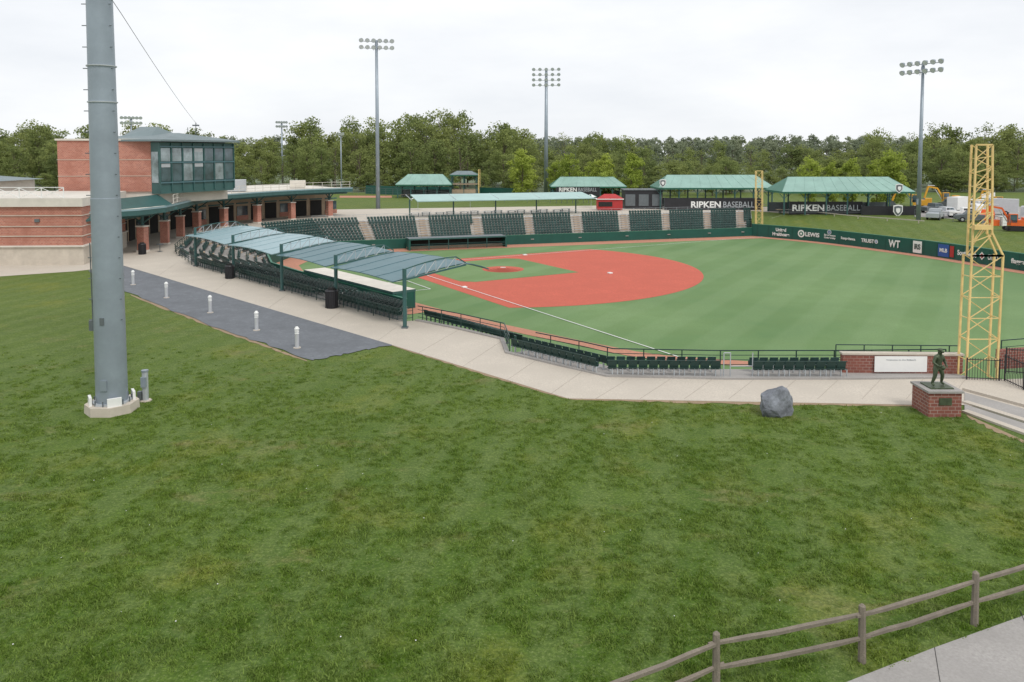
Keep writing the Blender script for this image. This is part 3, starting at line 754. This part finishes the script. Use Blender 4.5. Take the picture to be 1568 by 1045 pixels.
# ------------------------------------------------------------ foul poles (lattice)
def lattice(b,c0l,c0r,c1l,c1r,n,dy,r,m='yellow_paint'):
    D=Vector((0,dy,0)); 
    for s in(0,1):
        b.beam(c0l+D*s,c1l+D*s,r,4,m); b.beam(c0r+D*s,c1r+D*s,r,4,m)
    for i in range(n):
        a=c0l.lerp(c1l,i/n);bb=c0r.lerp(c1r,i/n);c=c0r.lerp(c1r,(i+1)/n);d=c0l.lerp(c1l,(i+1)/n)
        b.beam(a,bb,r*.45,4,m)
        if i%2: b.beam(a,c,r*.45,4,m)
        else: b.beam(bb,d,r*.45,4,m)
        if i%2: b.beam(bb+D,d+D,r*.4,4,m)
        else: b.beam(a+D,c+D,r*.4,4,m)
        b.beam(a,a+D,r*.4,4,m); b.beam(bb,bb+D,r*.4,4,m)
    b.beam(c1l,c1r,r,4,m)
Y=43.0; b=MB()
lattice(b,P(1479,583,Y),P(1526,583,Y),P(1488,392,Y),P(1536,392,Y),6,.8,.07)
lattice(b,P(1488,392,Y),P(1519,360,Y),P(1495,222,Y),P(1520,222,Y),8,.45,.065)
b.beam(P(1536,392,Y),P(1519,357,Y),.07,4,'yellow_paint'); b.beam(P(1536,392,Y)+Vector((0,.6,0)),P(1519,357,Y)+Vector((0,.5,0)),.06,4,'yellow_paint')
b.beam(P(1488,392,Y),P(1536,392,Y),.07,4,'yellow_paint'); b.box(P(1500,348,Y)+Vector((.1,-.1,0)),(1.0,.3,.25),0,'yellow_paint')
b.obj('foul_pole')
Y=152.5; b=MB(); lattice(b,P(1158,352,Y),P(1168,352,Y),P(1158,262,Y),P(1168,262,Y),8,.6,.08); b.obj('foul_pole')
# ------------------------------------------------------------ brick walls near right
par=empty('brick_wall'); b=MB(); p0=Vector(g2(1290,571));p1=Vector(g2(1474,573)); 
b.slab([tuple(p0),tuple(p1)],[(p0.x,p0.y+.35),(p1.x,p1.y+.35)],0,1.05,'brick_dark'); b.slab([(p0.x-.05,p0.y-.05),(p1.x+.05,p1.y-.05)],[(p0.x-.05,p0.y+.4),(p1.x+.05,p1.y+.4)],1.05,1.15,'stone')
b.slab([tuple(Vector(g2(1530,566))),(34,46),(60,53)],[(g2(1530,566)[0],g2(1530,566)[1]+.4),(34,46.4),(60,53.4)],0,1.1,'brick_dark')
b.obj('bricks',parent=par)
a=G(1338,572);c=G(1418,572); b=MB(); b.box(((a.x+c.x)/2,a.y-.06,.55),(c.x-a.x,.04,.9),0,'white'); b.obj('notice_banner',parent=par)
text('Welcome to the Ballpark',Vector(((a.x+c.x)/2,a.y-.09,.8)),1.7,.09,(1,0),'galv_light',par)
rail([(p0.x-.2,p0.y+.5),(p1.x,p1.y+.5)],1.5,'guard_rail','green_dark',1.6,3,.035)
rail([g2(1532,563),(34,46.6),(60,53.6)],1.6,'guard_rail','green_dark',1.8,3,.035)
b=MB()
def pickets(a,c,h,step=.13):
    L=(c-a).length; k=int(L/step)
    for z in(.12,h-.1): b.beam(a+Vector((0,0,z)),c+Vector((0,0,z)),.03,4,'black')
    for i in range(k+1):
        p=a.lerp(c,i/k); b.beam(p,p+Vector((0,0,h)),.013 if i%12 else .04,4,'black')
pickets(G(1480,582),G(1534,584),1.25); pickets(G(1538,584),G(1572,600),1.5); pickets(G(1540,572),G(1620,578),1.5)
b.obj('iron_gate')
b=MB()
for (xa,ya,xb,yb,z) in((1477,598,1640,642,.16),(1477,617,1640,668,.10),(1477,631,1640,690,.10)):
    a=G(xa,ya);c=G(xb,yb); d=(c-a).normalized(); n=Vector((-d.y,d.x,0))*.2
    b.prism([(a-n)[:2],(c-n)[:2],(c+n)[:2],(a+n)[:2]],0,z,'concrete_light')
for k,(y0,y1,y2,y3) in enumerate(((601,646,665,615),(619,671,687,629))):
    b.poly([G(1477,y0,.05),G(1640,y1,.05),G(1640,y2,.05),G(1477,y3,.05)],'concrete_grey')
b.obj('entrance_steps')
# ------------------------------------------------------------ statue
g=G(1448,640); px=g.x; py=g.y+.85
par=empty('ballplayer_statue'); b=MB(); b.box((px,py,.58),(1.55,1.55,1.16),0,'brick_dark'); b.box((px,py,1.21),(1.7,1.7,.1),0,'concrete_grey'); b.box((px,py,1.29),(1.1,1.0,.06),0,'bronze')
b.box((px,py-.79,.75),(.6,.03,.35),0,'bronze')
b.obj('pedestal',parent=par)
def skin(name,V,E,Rd,loc,mat,parent,scale=1,rot=0):
    me=bpy.data.meshes.new(name); me.from_pydata([Vector(v)*scale for v in V],E,[]); o=bpy.data.objects.new(name,me); COL.objects.link(o)
    me.materials.append(MATS[mat]); m=o.modifiers.new('s','SKIN'); sv=me.skin_vertices[0].data
    for i,r in enumerate(Rd): sv[i].radius=(r[0]*scale,r[1]*scale) if isinstance(r,tuple) else (r*scale,r*scale)
    sv[0].use_root=True; m.use_smooth_shade=True; s=o.modifiers.new('d','SUBSURF'); s.levels=2; s.render_levels=2
    o.location=loc; o.rotation_euler=(0,0,rot); o.parent=parent; return o
V=[(0,0,.92),(0,-.02,1.08),(0,-.06,1.28),(0,-.08,1.43),(0,-.10,1.52),(0,-.13,1.62),(0,-.13,1.72),
   (.13,0,.86),(.24,-.10,.50),(.30,.02,.10),(.31,-.14,.04),
   (-.13,0,.86),(-.24,-.10,.50),(-.30,.02,.10),(-.31,-.14,.04),
   (.20,-.07,1.40),(.34,-.10,1.14),(.20,-.32,1.02),(.12,-.38,1.03),
   (-.20,-.07,1.40),(-.36,-.08,1.14),(-.26,-.30,1.00),(-.18,-.38,1.02)]
E=[(0,1),(1,2),(2,3),(3,4),(4,5),(5,6),(0,7),(7,8),(8,9),(9,10),(0,11),(11,12),(12,13),(13,14),(3,15),(15,16),(16,17),(17,18),(3,19),(19,20),(20,21),(21,22)]
Rd=[(.20,.15),(.19,.14),(.23,.16),(.16,.12),.075,(.115,.125),.10,.135,.10,.065,(.06,.05),.135,.10,.065,(.06,.05),.10,.075,.055,.06,.10,.075,.055,.07]
skin('figure',V,E,Rd,(px,py,1.33),'bronze',par,1.0,.35)
b=MB(); c=Vector((px,py,1.33)); 
rot=Matrix.Rotation(.35,4,'Z')
def L(v): return c+rot@Vector(v)
b.beam(L((0,-.13,1.70)),L((0,-.13,1.81)),.13,12,'bronze',.08); b.beam(L((0,-.20,1.70)),L((0,-.32,1.68)),.09,8,'bronze',.05)
b.beam(L((.0,-.26,1.63)),L((0,-.22,1.66)),.02,6,'bronze')
for s in(-1,1): b.beam(L((s*.11,-.12,1.62)),L((s*.125,-.12,1.66)),.025,6,'bronze')
b.beam(L((-.16,-.40,1.0)),L((-.12,-.52,.92)),.12,10,'bronze',.09)
for k in range(5): b.beam(L((.12+.018*k-.03,-.40,1.03)),L((.10+.018*k-.03,-.46,.97-.008*(k%3))),.012,6,'bronze')
b.beam(L((0,-.02,.95)),L((0,-.02,1.0)),.19,14,'bronze')
b.obj('cap_and_glove',True,par)
def boulder(g,s):
    bm=bmesh.new(); bmesh.ops.create_icosphere(bm,subdivisions=4,radius=1)
    rr=random.Random(3); pl=[(Vector((rr.gauss(0,1),rr.gauss(0,1),rr.gauss(0,.7))).normalized(),rr.uniform(.55,.82)) for _ in range(16)]
    for v in bm.verts:
        p=v.co.copy()
        for n,d in pl:
            k=p.dot(n)
            if k>d: p-=n*(k-d)*.98
        p*=1+.10*mn.noise(v.co*2.5)+.05*mn.noise(v.co*7)
        v.co=Vector((p.x*s[0],p.y*s[1],p.z*s[2]))
    me=bpy.data.meshes.new('boulder'); bm.to_mesh(me); bm.free(); me.materials.append(MATS['rock']); o=bpy.data.objects.new('boulder',me); COL.objects.link(o); o.location=g; o.rotation_euler=(0,0,.5)
g=G(1193,640); boulder(Vector((g.x,g.y+.6,.42)),(1.12,.95,.98))
# ------------------------------------------------------------ bollards
for (x,y) in((204,437),(255,457),(322,480),(393,507),(455,534)):
    g=G(x,y); b=MB(); b.beam(g,g+Vector((0,0,.95)),.13,14,'silver'); b.beam(g,g+Vector((0,0,.08)),.24,14,'concrete_light')
    for k in range(3): b.beam(g+Vector((0,0,.98+k*.1)),g+Vector((0,0,1.03+k*.1)),.15,14,'white',.11)
    b.beam(g+Vector((0,0,.95)),g+Vector((0,0,1.25)),.08,10,'galv_light'); b.beam(g+Vector((0,0,1.27)),g+Vector((0,0,1.42)),.17,14,'white',.08); b.obj('bollard_light')
g=G(223,614); b=MB(); b.beam(g,g+Vector((0,0,1.5)),.15,8,'galv_light'); b.box(g+Vector((0,-.16,1.0)),(.26,.12,.5),0,'galv'); b.beam(g+Vector((0,0,1.5)),g+Vector((0,0,1.58)),.18,8,'galv'); b.box(g+Vector((-.25,-.05,.25)),(.2,.2,.5),0,'galv_dark'); b.beam(g,g+Vector((0,0,.05)),.3,8,'stone'); b.obj('utility_post')
def bin_(x,y,h=1.25,r=.42):
    g=G(x,y); b=MB(); b.beam(g,g+Vector((0,0,h)),r*.92,12,'black',r)
    for i in range(16):
        t=i*math.pi/8; c=g+Vector((math.cos(t)*r,math.sin(t)*r,.05)); b.beam(c,c+Vector((0,0,h-.1)),.035,4,'black')
    b.beam(g+Vector((0,0,h)),g+Vector((0,0,h+.12)),r*1.12,14,'black',r*.9); b.beam(g+Vector((0,0,h+.12)),g+Vector((0,0,h+.25)),r*.6,14,'dark_in'); b.obj('trash_can')
bin_(352,427); bin_(508,472,1.4,.48); bin_(218,390)
for (x,y) in((276,392),(245,386),(330,360)):
    g=G(x,y); b=MB(); b.beam(g,g+Vector((0,0,.95)),.05,6,'galv_dark'); b.beam(g+Vector((0,0,.95)),g+Vector((0,0,1.0)),.45,14,'galv_dark'); b.beam(g,g+Vector((0,0,.04)),.3,12,'galv_dark'); b.obj('standing_table')
# ------------------------------------------------------------ split rail fence
b=MB(); fpz=[G(640,1270),G(880,1155),G(1097,1062),G(1320,1014),G(1492,957)]; d=fpz[-1]-fpz[-2]; fpz+=[fpz[-1]+d,fpz[-1]+d*2]
rr=random.Random(5)
for i,p in enumerate(fpz):
    h=1.42; lean=Vector((rr.uniform(-.03,.03),rr.uniform(-.03,.03),0)); b.beam(p-Vector((0,0,.1)),p+lean+Vector((0,0,h)),.10,7,'wood',.085); 
    b.beam(p+lean+Vector((0,0,h)),p+lean+Vector((0,0,h+.05)),.085,7,'wood',.03)
    if i<len(fpz)-1:
        q=fpz[i+1]; e=(q-p).normalized()*.22
        for z in(1.2,.62):
            pts=[p.lerp(q,t)+Vector((0,0,z+rr.uniform(-.012,.012)-(.03*math.sin(t*math.pi)))) for t in (0,.2,.4,.6,.8,1)]; pts[0]-=e; pts[-1]+=e
            off_=rr.uniform(-.04,.04)
            for j in range(5):
                rA=.045 if j==0 else .068; rB=.045 if j==4 else .068
                b.beam(pts[j]+Vector((0,off_,0)),pts[j+1]+Vector((0,off_,0)),rA,5,'wood',rB)
b.obj('split_rail_fence')
b=MB(); sw=[G(1290,1047,.03),G(1430,992,.03),G(1575,940,.03),G(1720,890,.03),G(1900,1010,.03),G(1500,1160,.03)]; b.poly(sw,'concrete_grey'); b.poly([v-Vector((0,0,.02)) for v in sw],'concrete_grey')
b.beam(G(1431,992,.03),G(1442,1060,.03),.010,4,'dark_in'); b.beam(G(1431,992,.03)+Vector((3.2,1.6,0)),G(1442,1060,.03)+Vector((3.2,1.5,0)),.010,4,'dark_in'); b.obj('footpath')
# ------------------------------------------------------------ vehicles
def car(name,c,rz,kind,col):
    prof={'pickup':[(-2.7,.45),(-2.7,1.15),(-.7,1.2),(-.6,1.85),(.9,1.85),(1.45,1.25),(2.6,1.1),(2.75,.7),(2.7,.45)],
          'van':[(-2.6,.4),(-2.65,2.1),(-2.5,2.3),(1.2,2.3),(1.9,1.4),(2.6,1.15),(2.7,.4)],
          'truck':[(-3.6,.6),(-3.6,3.0),(1.2,3.0),(1.2,2.5),(2.4,2.5),(2.8,1.5),(3.2,1.3),(3.25,.6)]}[kind]
    s=1.1; M=Matrix.Translation(c)@Matrix.Rotation(rz,4,'Z'); b=MB(); w=1.0
    vs=[M@Vector((x*s,sd*w*s*(.86 if z>1.5 and kind!='truck' else 1),z*s)) for sd in(-1,1) for x,z in prof]; n=len(prof)
    b.add(vs,[tuple(range(n)),tuple(range(n,2*n))]+[(i,(i+1)%n,n+(i+1)%n,n+i) for i in range(n)],col)
    wi={'pickup':[[(-.5,1.28),(-.45,1.72),(.1,1.72),(.1,1.28)],[(.2,1.28),(.2,1.72),(.8,1.72),(1.2,1.28)]],'van':[[(.1,1.4),(.1,2.05),(1.1,2.05),(1.6,1.4)]],'truck':[[(1.4,1.6),(1.4,2.3),(2.2,2.3),(2.5,1.6)]]}[kind]
    for W in wi:
        for sd in(-1,1): b.poly([M@Vector((x*s,sd*(w*.96 if kind!='truck' else w*1.01)*s,z*s)) for x,z in W],'glass')
    for x in(-1.7,1.75):
        for sd in(-1,1):
            b.beam(M@Vector((x*s,sd*.8*s,.42*s)),M@Vector((x*s,sd*1.03*s,.42*s)),.42*s,14,'rubber'); b.beam(M@Vector((x*s,sd*1.031*s,.42*s)),M@Vector((x*s,sd*1.05*s,.42*s)),.2*s,10,'silver')
    b.obj(name)
for (x,y,k,m,r,nm) in((1447,333,'pickup','silver',.2,'pickup_truck'),(1478,334,'pickup','white',-.3,'pickup_truck'),(1496,332,'van','white',1.3,'white_van'),(1472,325,'truck','white',.6,'box_truck'),(1430,326,'pickup','galv_dark',.3,'pickup_truck'),(1524,329,'truck','silver',2.5,'box_truck'),(1590,336,'van','silver',.1,'white_van'),(1432,336,'pickup','galv_light',.9,'pickup_truck'),(1512,338,'pickup','orange',1.0,'pickup_truck'),(1460,322,'van','galv_dark',2.0,'panel_van'),(1506,324,'van','white',.4,'white_van'),(1490,340,'pickup','galv_dark',2.8,'pickup_truck')):
    car(nm,G(x,y),r,k,m)
def excavator(g,rz,col,s=1.0):
    M=Matrix.Translation(g)@Matrix.Rotation(rz,4,'Z')@Matrix.Scale(s,4); b=MB()
    def bx(c,d,m):
        x,y,z=[q/2 for q in d]; vs=[M@Vector((c[0]+i*x,c[1]+j*y,c[2]+k*z)) for k in(-1,1) for i,j in((-1,-1),(1,-1),(1,1),(-1,1))]
        b.add(vs,[(0,3,2,1),(4,5,6,7),(0,1,5,4),(1,2,6,5),(2,3,7,6),(3,0,4,7)],m)
    for sd in(-1.1,1.1):
        bx((0,sd,.45),(3.4,.6,.7),'rubber')
        for x in(-1.7,1.7): b.beam(M@Vector((x,sd-.3,.45)),M@Vector((x,sd+.3,.45)),.38*s,10,'rubber')
    bx((0,0,.95),(1.4,1.4,.3),'galv_dark'); bx((-.5,0,1.6),(3.4,2.4,1.1),col); bx((-1.6,0,2.3),(1.2,2.2,.5),col)
    bx((.75,.7,2.4),(1.3,1.0,1.5),'glass'); bx((.75,.7,3.2),(1.4,1.1,.12),col)
    for x in(.12,1.38):
        for y in(.22,1.18): bx((x,y,2.4),(.1,.1,1.55),col)
    pts=[Vector((1.0,-.2,1.7)),Vector((2.4,-.2,4.2)),Vector((4.4,-.2,4.6)),Vector((5.2,-.2,1.8))]
    for i in range(3): b.beam(M@pts[i],M@pts[i+1],.28*s,4,col,.2*s)
    b.beam(M@Vector((1.4,-.2,1.6)),M@Vector((2.9,-.2,4.0)),.1*s,6,'silver'); b.beam(M@Vector((3.0,-.2,4.8)),M@Vector((4.5,-.2,4.9)),.1*s,6,'silver')
    vs=[M@Vector((x,y,z)) for y in(-.8,.4) for x,z in((5.3,1.9),(5.7,1.2),(5.2,.6),(4.4,.8),(4.7,1.3))]
    b.add(vs,[(0,1,2,3,4),(5,6,7,8,9),(0,1,6,5),(1,2,7,6),(2,3,8,7)],'galv_dark')
    b.obj('excavator')
excavator(G(1408,322),2.6,'machine_yellow',1.05); excavator(G(1452,316),2.9,'machine_yellow',1.0); excavator(G(1556,354),2.8,'orange',.85); excavator(G(1536,322),2.5,'machine_yellow',.9)
b=MB(); g=G(1545,345)
for i in range(6): b.box(g+Vector((i*1.1-3,rr.uniform(-1,1),.5+.3*(i%2))),(1.1,1.2,1+.6*(i%2)),i*.4,['orange','white','silver'][i%3])
b.obj('construction_materials')
b=MB(); b.poly([G(1400,332,.03),G(1640,345,.03),G(1640,318,.03),G(1400,314,.03)],'concrete_grey'); b.obj('parking_pavement')
b=MB()
for i in range(4): 
    p=P(1508+i*3,325,150+i*2); b.beam((p.x,p.y,0),(p.x,p.y,4.5),.06,6,'galv_dark')
    b.box((p.x,p.y,4.3),(1.4,.2,.8),0,'white')
b.obj('site_signs')
# ------------------------------------------------------------ trees
def tree_mesh(name,H,W,seed,nclump,nleaf,ls,leaf,low=.15,bark='bark',cs=(.10,.17)):
    r=random.Random(seed); b=MB(); th=H*.6
    b.beam((0,0,-.3),(0,0,th*.5),H*.014,7,bark,H*.010,False); b.beam((0,0,th*.5),(r.uniform(-.4,.4),0,H*.8),H*.010,6,bark,H*.003,False)
    cl=[]; lean=[r.uniform(-.12,.12)*H for _ in range(2)]
    for i in range(nclump):
        u=(i+.5)/nclump; z=low+(.90-low)*u; env=max(.38*(1 if u>.5 else .8),math.sin(math.pi*(.12+.80*u))**.75)
        a=r.uniform(0,6.283); q=W*env*math.sqrt(r.uniform(.05,1))*r.uniform(.75,1.15)
        c=Vector((math.cos(a)*q+lean[0]*u*.3,math.sin(a)*q,min(.93,z+r.uniform(-.05,.05))*H)); cl.append((c,r.uniform(*cs)*H,r.random()))
        if i%2==0: b.beam((0,0,max(.12*H,z*H*.72)),c,H*.005,4,bark,H*.0015,False)
    tint=[0]*len(b.v)
    for c,s,t in cl:
        for _ in range(nleaf):
            d=Vector((r.gauss(0,1),r.gauss(0,1),r.gauss(0,1))).normalized()*r.random()**.45*s*.75; d.z*=.7; p=c+d
            n=(Vector((r.gauss(0,1),r.gauss(0,1),r.gauss(.4,1)))+d.normalized()*.8).normalized(); x=n.orthogonal().normalized(); aa=r.uniform(0,6.28); x=x*math.cos(aa)+n.cross(x)*math.sin(aa); y=n.cross(x); l=ls*r.uniform(.5,1.3)
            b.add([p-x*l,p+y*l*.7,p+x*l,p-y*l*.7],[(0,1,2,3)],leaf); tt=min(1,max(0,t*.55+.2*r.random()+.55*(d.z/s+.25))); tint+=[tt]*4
    me=bpy.data.meshes.new(name); me.from_pydata(b.v,[],b.f)
    for n in b.names: me.materials.append(MATS[n])
    me.polygons.foreach_set('material_index',b.m); at=me.attributes.new('tint','FLOAT','POINT'); at.data.foreach_set('value',tint); me.update(); return me
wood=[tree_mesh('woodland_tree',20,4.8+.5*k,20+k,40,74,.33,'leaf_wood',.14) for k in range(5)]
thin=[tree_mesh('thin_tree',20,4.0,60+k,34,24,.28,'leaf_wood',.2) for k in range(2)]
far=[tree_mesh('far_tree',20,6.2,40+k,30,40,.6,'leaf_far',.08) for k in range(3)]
SK=[(-200,196),(0,199),(60,190),(110,198),(180,197),(260,195),(330,203),(400,210),(430,205),(475,182),(500,200),(520,188),(560,182),(620,180),(700,170),(728,192),(745,218),(770,190),(800,203),(850,211),(900,206),(950,215),(1000,219),(1040,211),(1120,218),(1200,216),(1300,214),(1335,197),(1370,212),(1400,200),(1440,191),(1500,196),(1568,184),(1800,186)]
def sky_y(x):
    for (a,ya),(c,yc) in zip(SK[:-1],SK[1:]):
        if a<=x<=c: return ya+(yc-ya)*(x-a)/(c-a)
    return 200
tl=empty('distant_treeline'); rt=random.Random(11)
def put(me,x,y,h,parent,w=1,name='tree'):
    o=bpy.data.objects.new(name,me); COL.objects.link(o); s=h/19; o.location=(x,y,-.2); o.scale=(s*w,s*w,s); o.rotation_euler=(0,0,rt.uniform(0,6.28)); o.parent=parent; return o
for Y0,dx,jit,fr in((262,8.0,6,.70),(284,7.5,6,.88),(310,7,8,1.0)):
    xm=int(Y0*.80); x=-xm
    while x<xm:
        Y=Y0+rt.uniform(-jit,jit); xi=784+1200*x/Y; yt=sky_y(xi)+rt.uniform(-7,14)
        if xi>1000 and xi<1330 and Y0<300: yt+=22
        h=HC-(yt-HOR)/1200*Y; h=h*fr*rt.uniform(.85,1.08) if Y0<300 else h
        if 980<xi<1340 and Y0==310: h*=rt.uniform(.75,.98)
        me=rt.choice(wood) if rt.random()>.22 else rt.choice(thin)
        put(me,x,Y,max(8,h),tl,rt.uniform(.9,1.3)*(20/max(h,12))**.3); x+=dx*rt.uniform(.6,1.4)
for xi,yt in((478,181),(540,182),(640,177),(697,170),(770,190),(905,203),(1335,197),(60,190),(205,189)):
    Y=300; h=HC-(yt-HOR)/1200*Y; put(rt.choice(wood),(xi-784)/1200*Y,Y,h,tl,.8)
for i in range(90):
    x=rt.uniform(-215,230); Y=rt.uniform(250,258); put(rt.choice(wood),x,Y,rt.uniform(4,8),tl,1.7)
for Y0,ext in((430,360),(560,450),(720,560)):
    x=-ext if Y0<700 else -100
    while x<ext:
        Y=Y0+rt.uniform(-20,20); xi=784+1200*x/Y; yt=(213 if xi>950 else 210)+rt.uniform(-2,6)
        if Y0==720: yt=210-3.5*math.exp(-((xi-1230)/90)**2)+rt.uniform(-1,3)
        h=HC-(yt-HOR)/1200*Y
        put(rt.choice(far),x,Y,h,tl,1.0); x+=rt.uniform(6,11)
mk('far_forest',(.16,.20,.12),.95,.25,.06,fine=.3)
lime=[tree_mesh('young_tree',20,5.6,80+k,44,80,.42,'leaf_lime',.1) for k in range(3)]
for xi,yb,yt,w in((800,303,230,1.25),(872,303,236,.95),(926,303,236,1.0),(966,304,232,1.1),(1240,314,240,.95),(1275,314,246,.8),(1305,314,240,.95),(1342,314,244,.95),(1366,314,230,1.1),(850,302,246,.9),(905,303,248,.8)):
    g=G(xi,yb); h=HC-(yt-HOR)/1200*g.y; put(lime[int(xi)%3],g.x,g.y,h,None,w*.9,'young_tree')
for k in range(12):
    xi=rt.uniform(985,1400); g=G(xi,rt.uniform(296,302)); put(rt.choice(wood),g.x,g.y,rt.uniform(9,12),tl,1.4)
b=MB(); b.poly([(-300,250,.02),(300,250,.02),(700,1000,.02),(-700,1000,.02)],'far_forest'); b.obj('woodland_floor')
# ------------------------------------------------------------ grass tufts
LP=[g2(-25,1075),g2(1290,1075),g2(1290,1048),g2(1430,990),g2(1600,930),g2(1600,690),g2(1477,640),g2(1420,624),g2(870,614),g2(600,532),g2(480,556),g2(190,449),g2(135,419),g2(-25,433)]
rg=random.Random(99); pts=[]; flowers=[]
ys=[p[1] for p in LP]
def pole_ok(x,y): return (x-Bp.x)**2+(y-Bp.y)**2>1.3
Ymin,Ymax=min(ys),50
bands=24
for k in range(bands):
    y0=Ymin+(Ymax-Ymin)*(k/bands)**1.3; y1=Ymin+(Ymax-Ymin)*((k+1)/bands)**1.3; ym=(y0+y1)/2; hw=ym*.68+1
    den=44*(18/ym)**1.2; 
    if ym>38: den*=(50-ym)/12
    n=int(den*(y1-y0)*2*hw)
    for _ in range(n):
        X=rg.uniform(-hw,hw); Yy=rg.uniform(y0,y1)
        v=mn.noise(Vector((X*.45,Yy*.45,0)))+.7*mn.noise(Vector((X*1.6,Yy*1.6,5)))
        if v+rg.uniform(-.35,.35)<-.12: continue
        if pip(X,Yy,LP) and pole_ok(X,Yy): 
            (flowers if rg.random()<.003 else pts).append((X,Yy,.0))
def mktuft(nm,seed,nb,h0,h1,spread):
    b=MB(); rb=random.Random(seed)
    for i in range(nb):
        a=rb.uniform(0,6.28); q=rb.uniform(0,1)**.7*spread; c=Vector((math.cos(a)*q,math.sin(a)*q,0)); a2=rb.uniform(0,6.28); w=Vector((math.cos(a2),math.sin(a2),0))*.012; ln=Vector((rb.uniform(-.06,.06),rb.uniform(-.06,.06),rb.uniform(h0,h1)))
        b.add([c-w,c+w,c+ln*.6+w*.8,c+ln,c+ln*.6-w*.8],[(0,1,2,3,4)],'blade')
    return b.obj(nm)
tuft=mktuft('grass_tuft',4,22,.025,.075,.17)
b=MB(); b.beam((0,0,0),(0,0,.05),.004,4,'blade'); b.beam((0,0,.045),(0,0,.055),.016,7,'white'); fl=b.obj('clover_flower')
def scatter(name,pts,inst,s0,s1):
    me=bpy.data.meshes.new(name); me.from_pydata(pts,[],[]); o=bpy.data.objects.new(name,me); COL.objects.link(o)
    ng=bpy.data.node_groups.new(name,'GeometryNodeTree'); ng.interface.new_socket('Geometry',in_out='INPUT',socket_type='NodeSocketGeometry'); ng.interface.new_socket('Geometry',in_out='OUTPUT',socket_type='NodeSocketGeometry')
    N=ng.nodes; gi=N.new('NodeGroupInput'); go=N.new('NodeGroupOutput'); ip=N.new('GeometryNodeInstanceOnPoints'); oi=N.new('GeometryNodeObjectInfo'); oi.inputs['Object'].default_value=inst; oi.inputs['As Instance'].default_value=True
    rv=N.new('FunctionNodeRandomValue'); rv.data_type='FLOAT_VECTOR'; rv.inputs[0].default_value=(-.1,-.1,0); rv.inputs[1].default_value=(.1,.1,6.28)
    rs=N.new('FunctionNodeRandomValue'); rs.data_type='FLOAT'; rs.inputs[2].default_value=s0; rs.inputs[3].default_value=s1
    ng.links.new(gi.outputs[0],ip.inputs['Points']); ng.links.new(oi.outputs['Geometry'],ip.inputs['Instance']); ng.links.new(rv.outputs[0],ip.inputs['Rotation']); ng.links.new(rs.outputs[1],ip.inputs['Scale']); ng.links.new(ip.outputs[0],go.inputs[0])
    m=o.modifiers.new('scatter','NODES'); m.node_group=ng; inst.parent=o; return o
scatter('lawn_grass',pts,tuft,.5,1.6); scatter('clover_flowers',flowers,fl,.7,1.2)
print('tufts',len(pts),len(flowers))
# ------------------------------------------------------------ world & light
sc=bpy.context.scene; w=bpy.data.worlds.new('World'); sc.world=w; w.use_nodes=True; n=w.node_tree; bg=n.nodes['Background']
sk=n.nodes.new('ShaderNodeTexSky'); sk.sky_type='NISHITA'; sk.sun_disc=False; el,az=math.radians(52),math.radians(150); sk.sun_elevation=el; sk.sun_rotation=az
tc=n.nodes.new('ShaderNodeTexCoord'); mp=n.nodes.new('ShaderNodeMapping'); mp.inputs['Scale'].default_value=(1,1,3.5); n.links.new(tc.outputs['Generated'],mp.inputs[0])
f=ramp(n,noise(n,2.2,6,.55,mp.outputs[0]),.32,.68)
cl=mixc(n,f,(8.7,9.0,9.5),(10.9,11.0,11.1)); c=mixc(n,.94,sk.outputs[0],cl)
n.links.new(c,bg.inputs['Color']); bg.inputs['Strength'].default_value=.1
sun=bpy.data.lights.new('sun','SUN'); sun.energy=1.5; sun.angle=math.radians(14); sun.color=(1,.96,.9); so=bpy.data.objects.new('sun',sun); COL.objects.link(so)
dv=Vector((math.sin(az)*math.cos(el),math.cos(az)*math.cos(el),math.sin(el))); so.rotation_euler=(dv).to_track_quat('Z','Y').to_euler()
cam=bpy.data.cameras.new('camera'); co=bpy.data.objects.new('camera',cam); COL.objects.link(co); co.location=(0,0,HC); co.rotation_euler=(math.pi/2-PT,0,0)
cam.sensor_width=36; cam.lens=FP/1568*36; cam.shift_y=-(522.5-CYP)/1568; cam.clip_end=5000; cam.clip_start=.1; sc.camera=co
sc.view_settings.view_transform='Standard'; sc.view_settings.look='None'; sc.view_settings.exposure=0
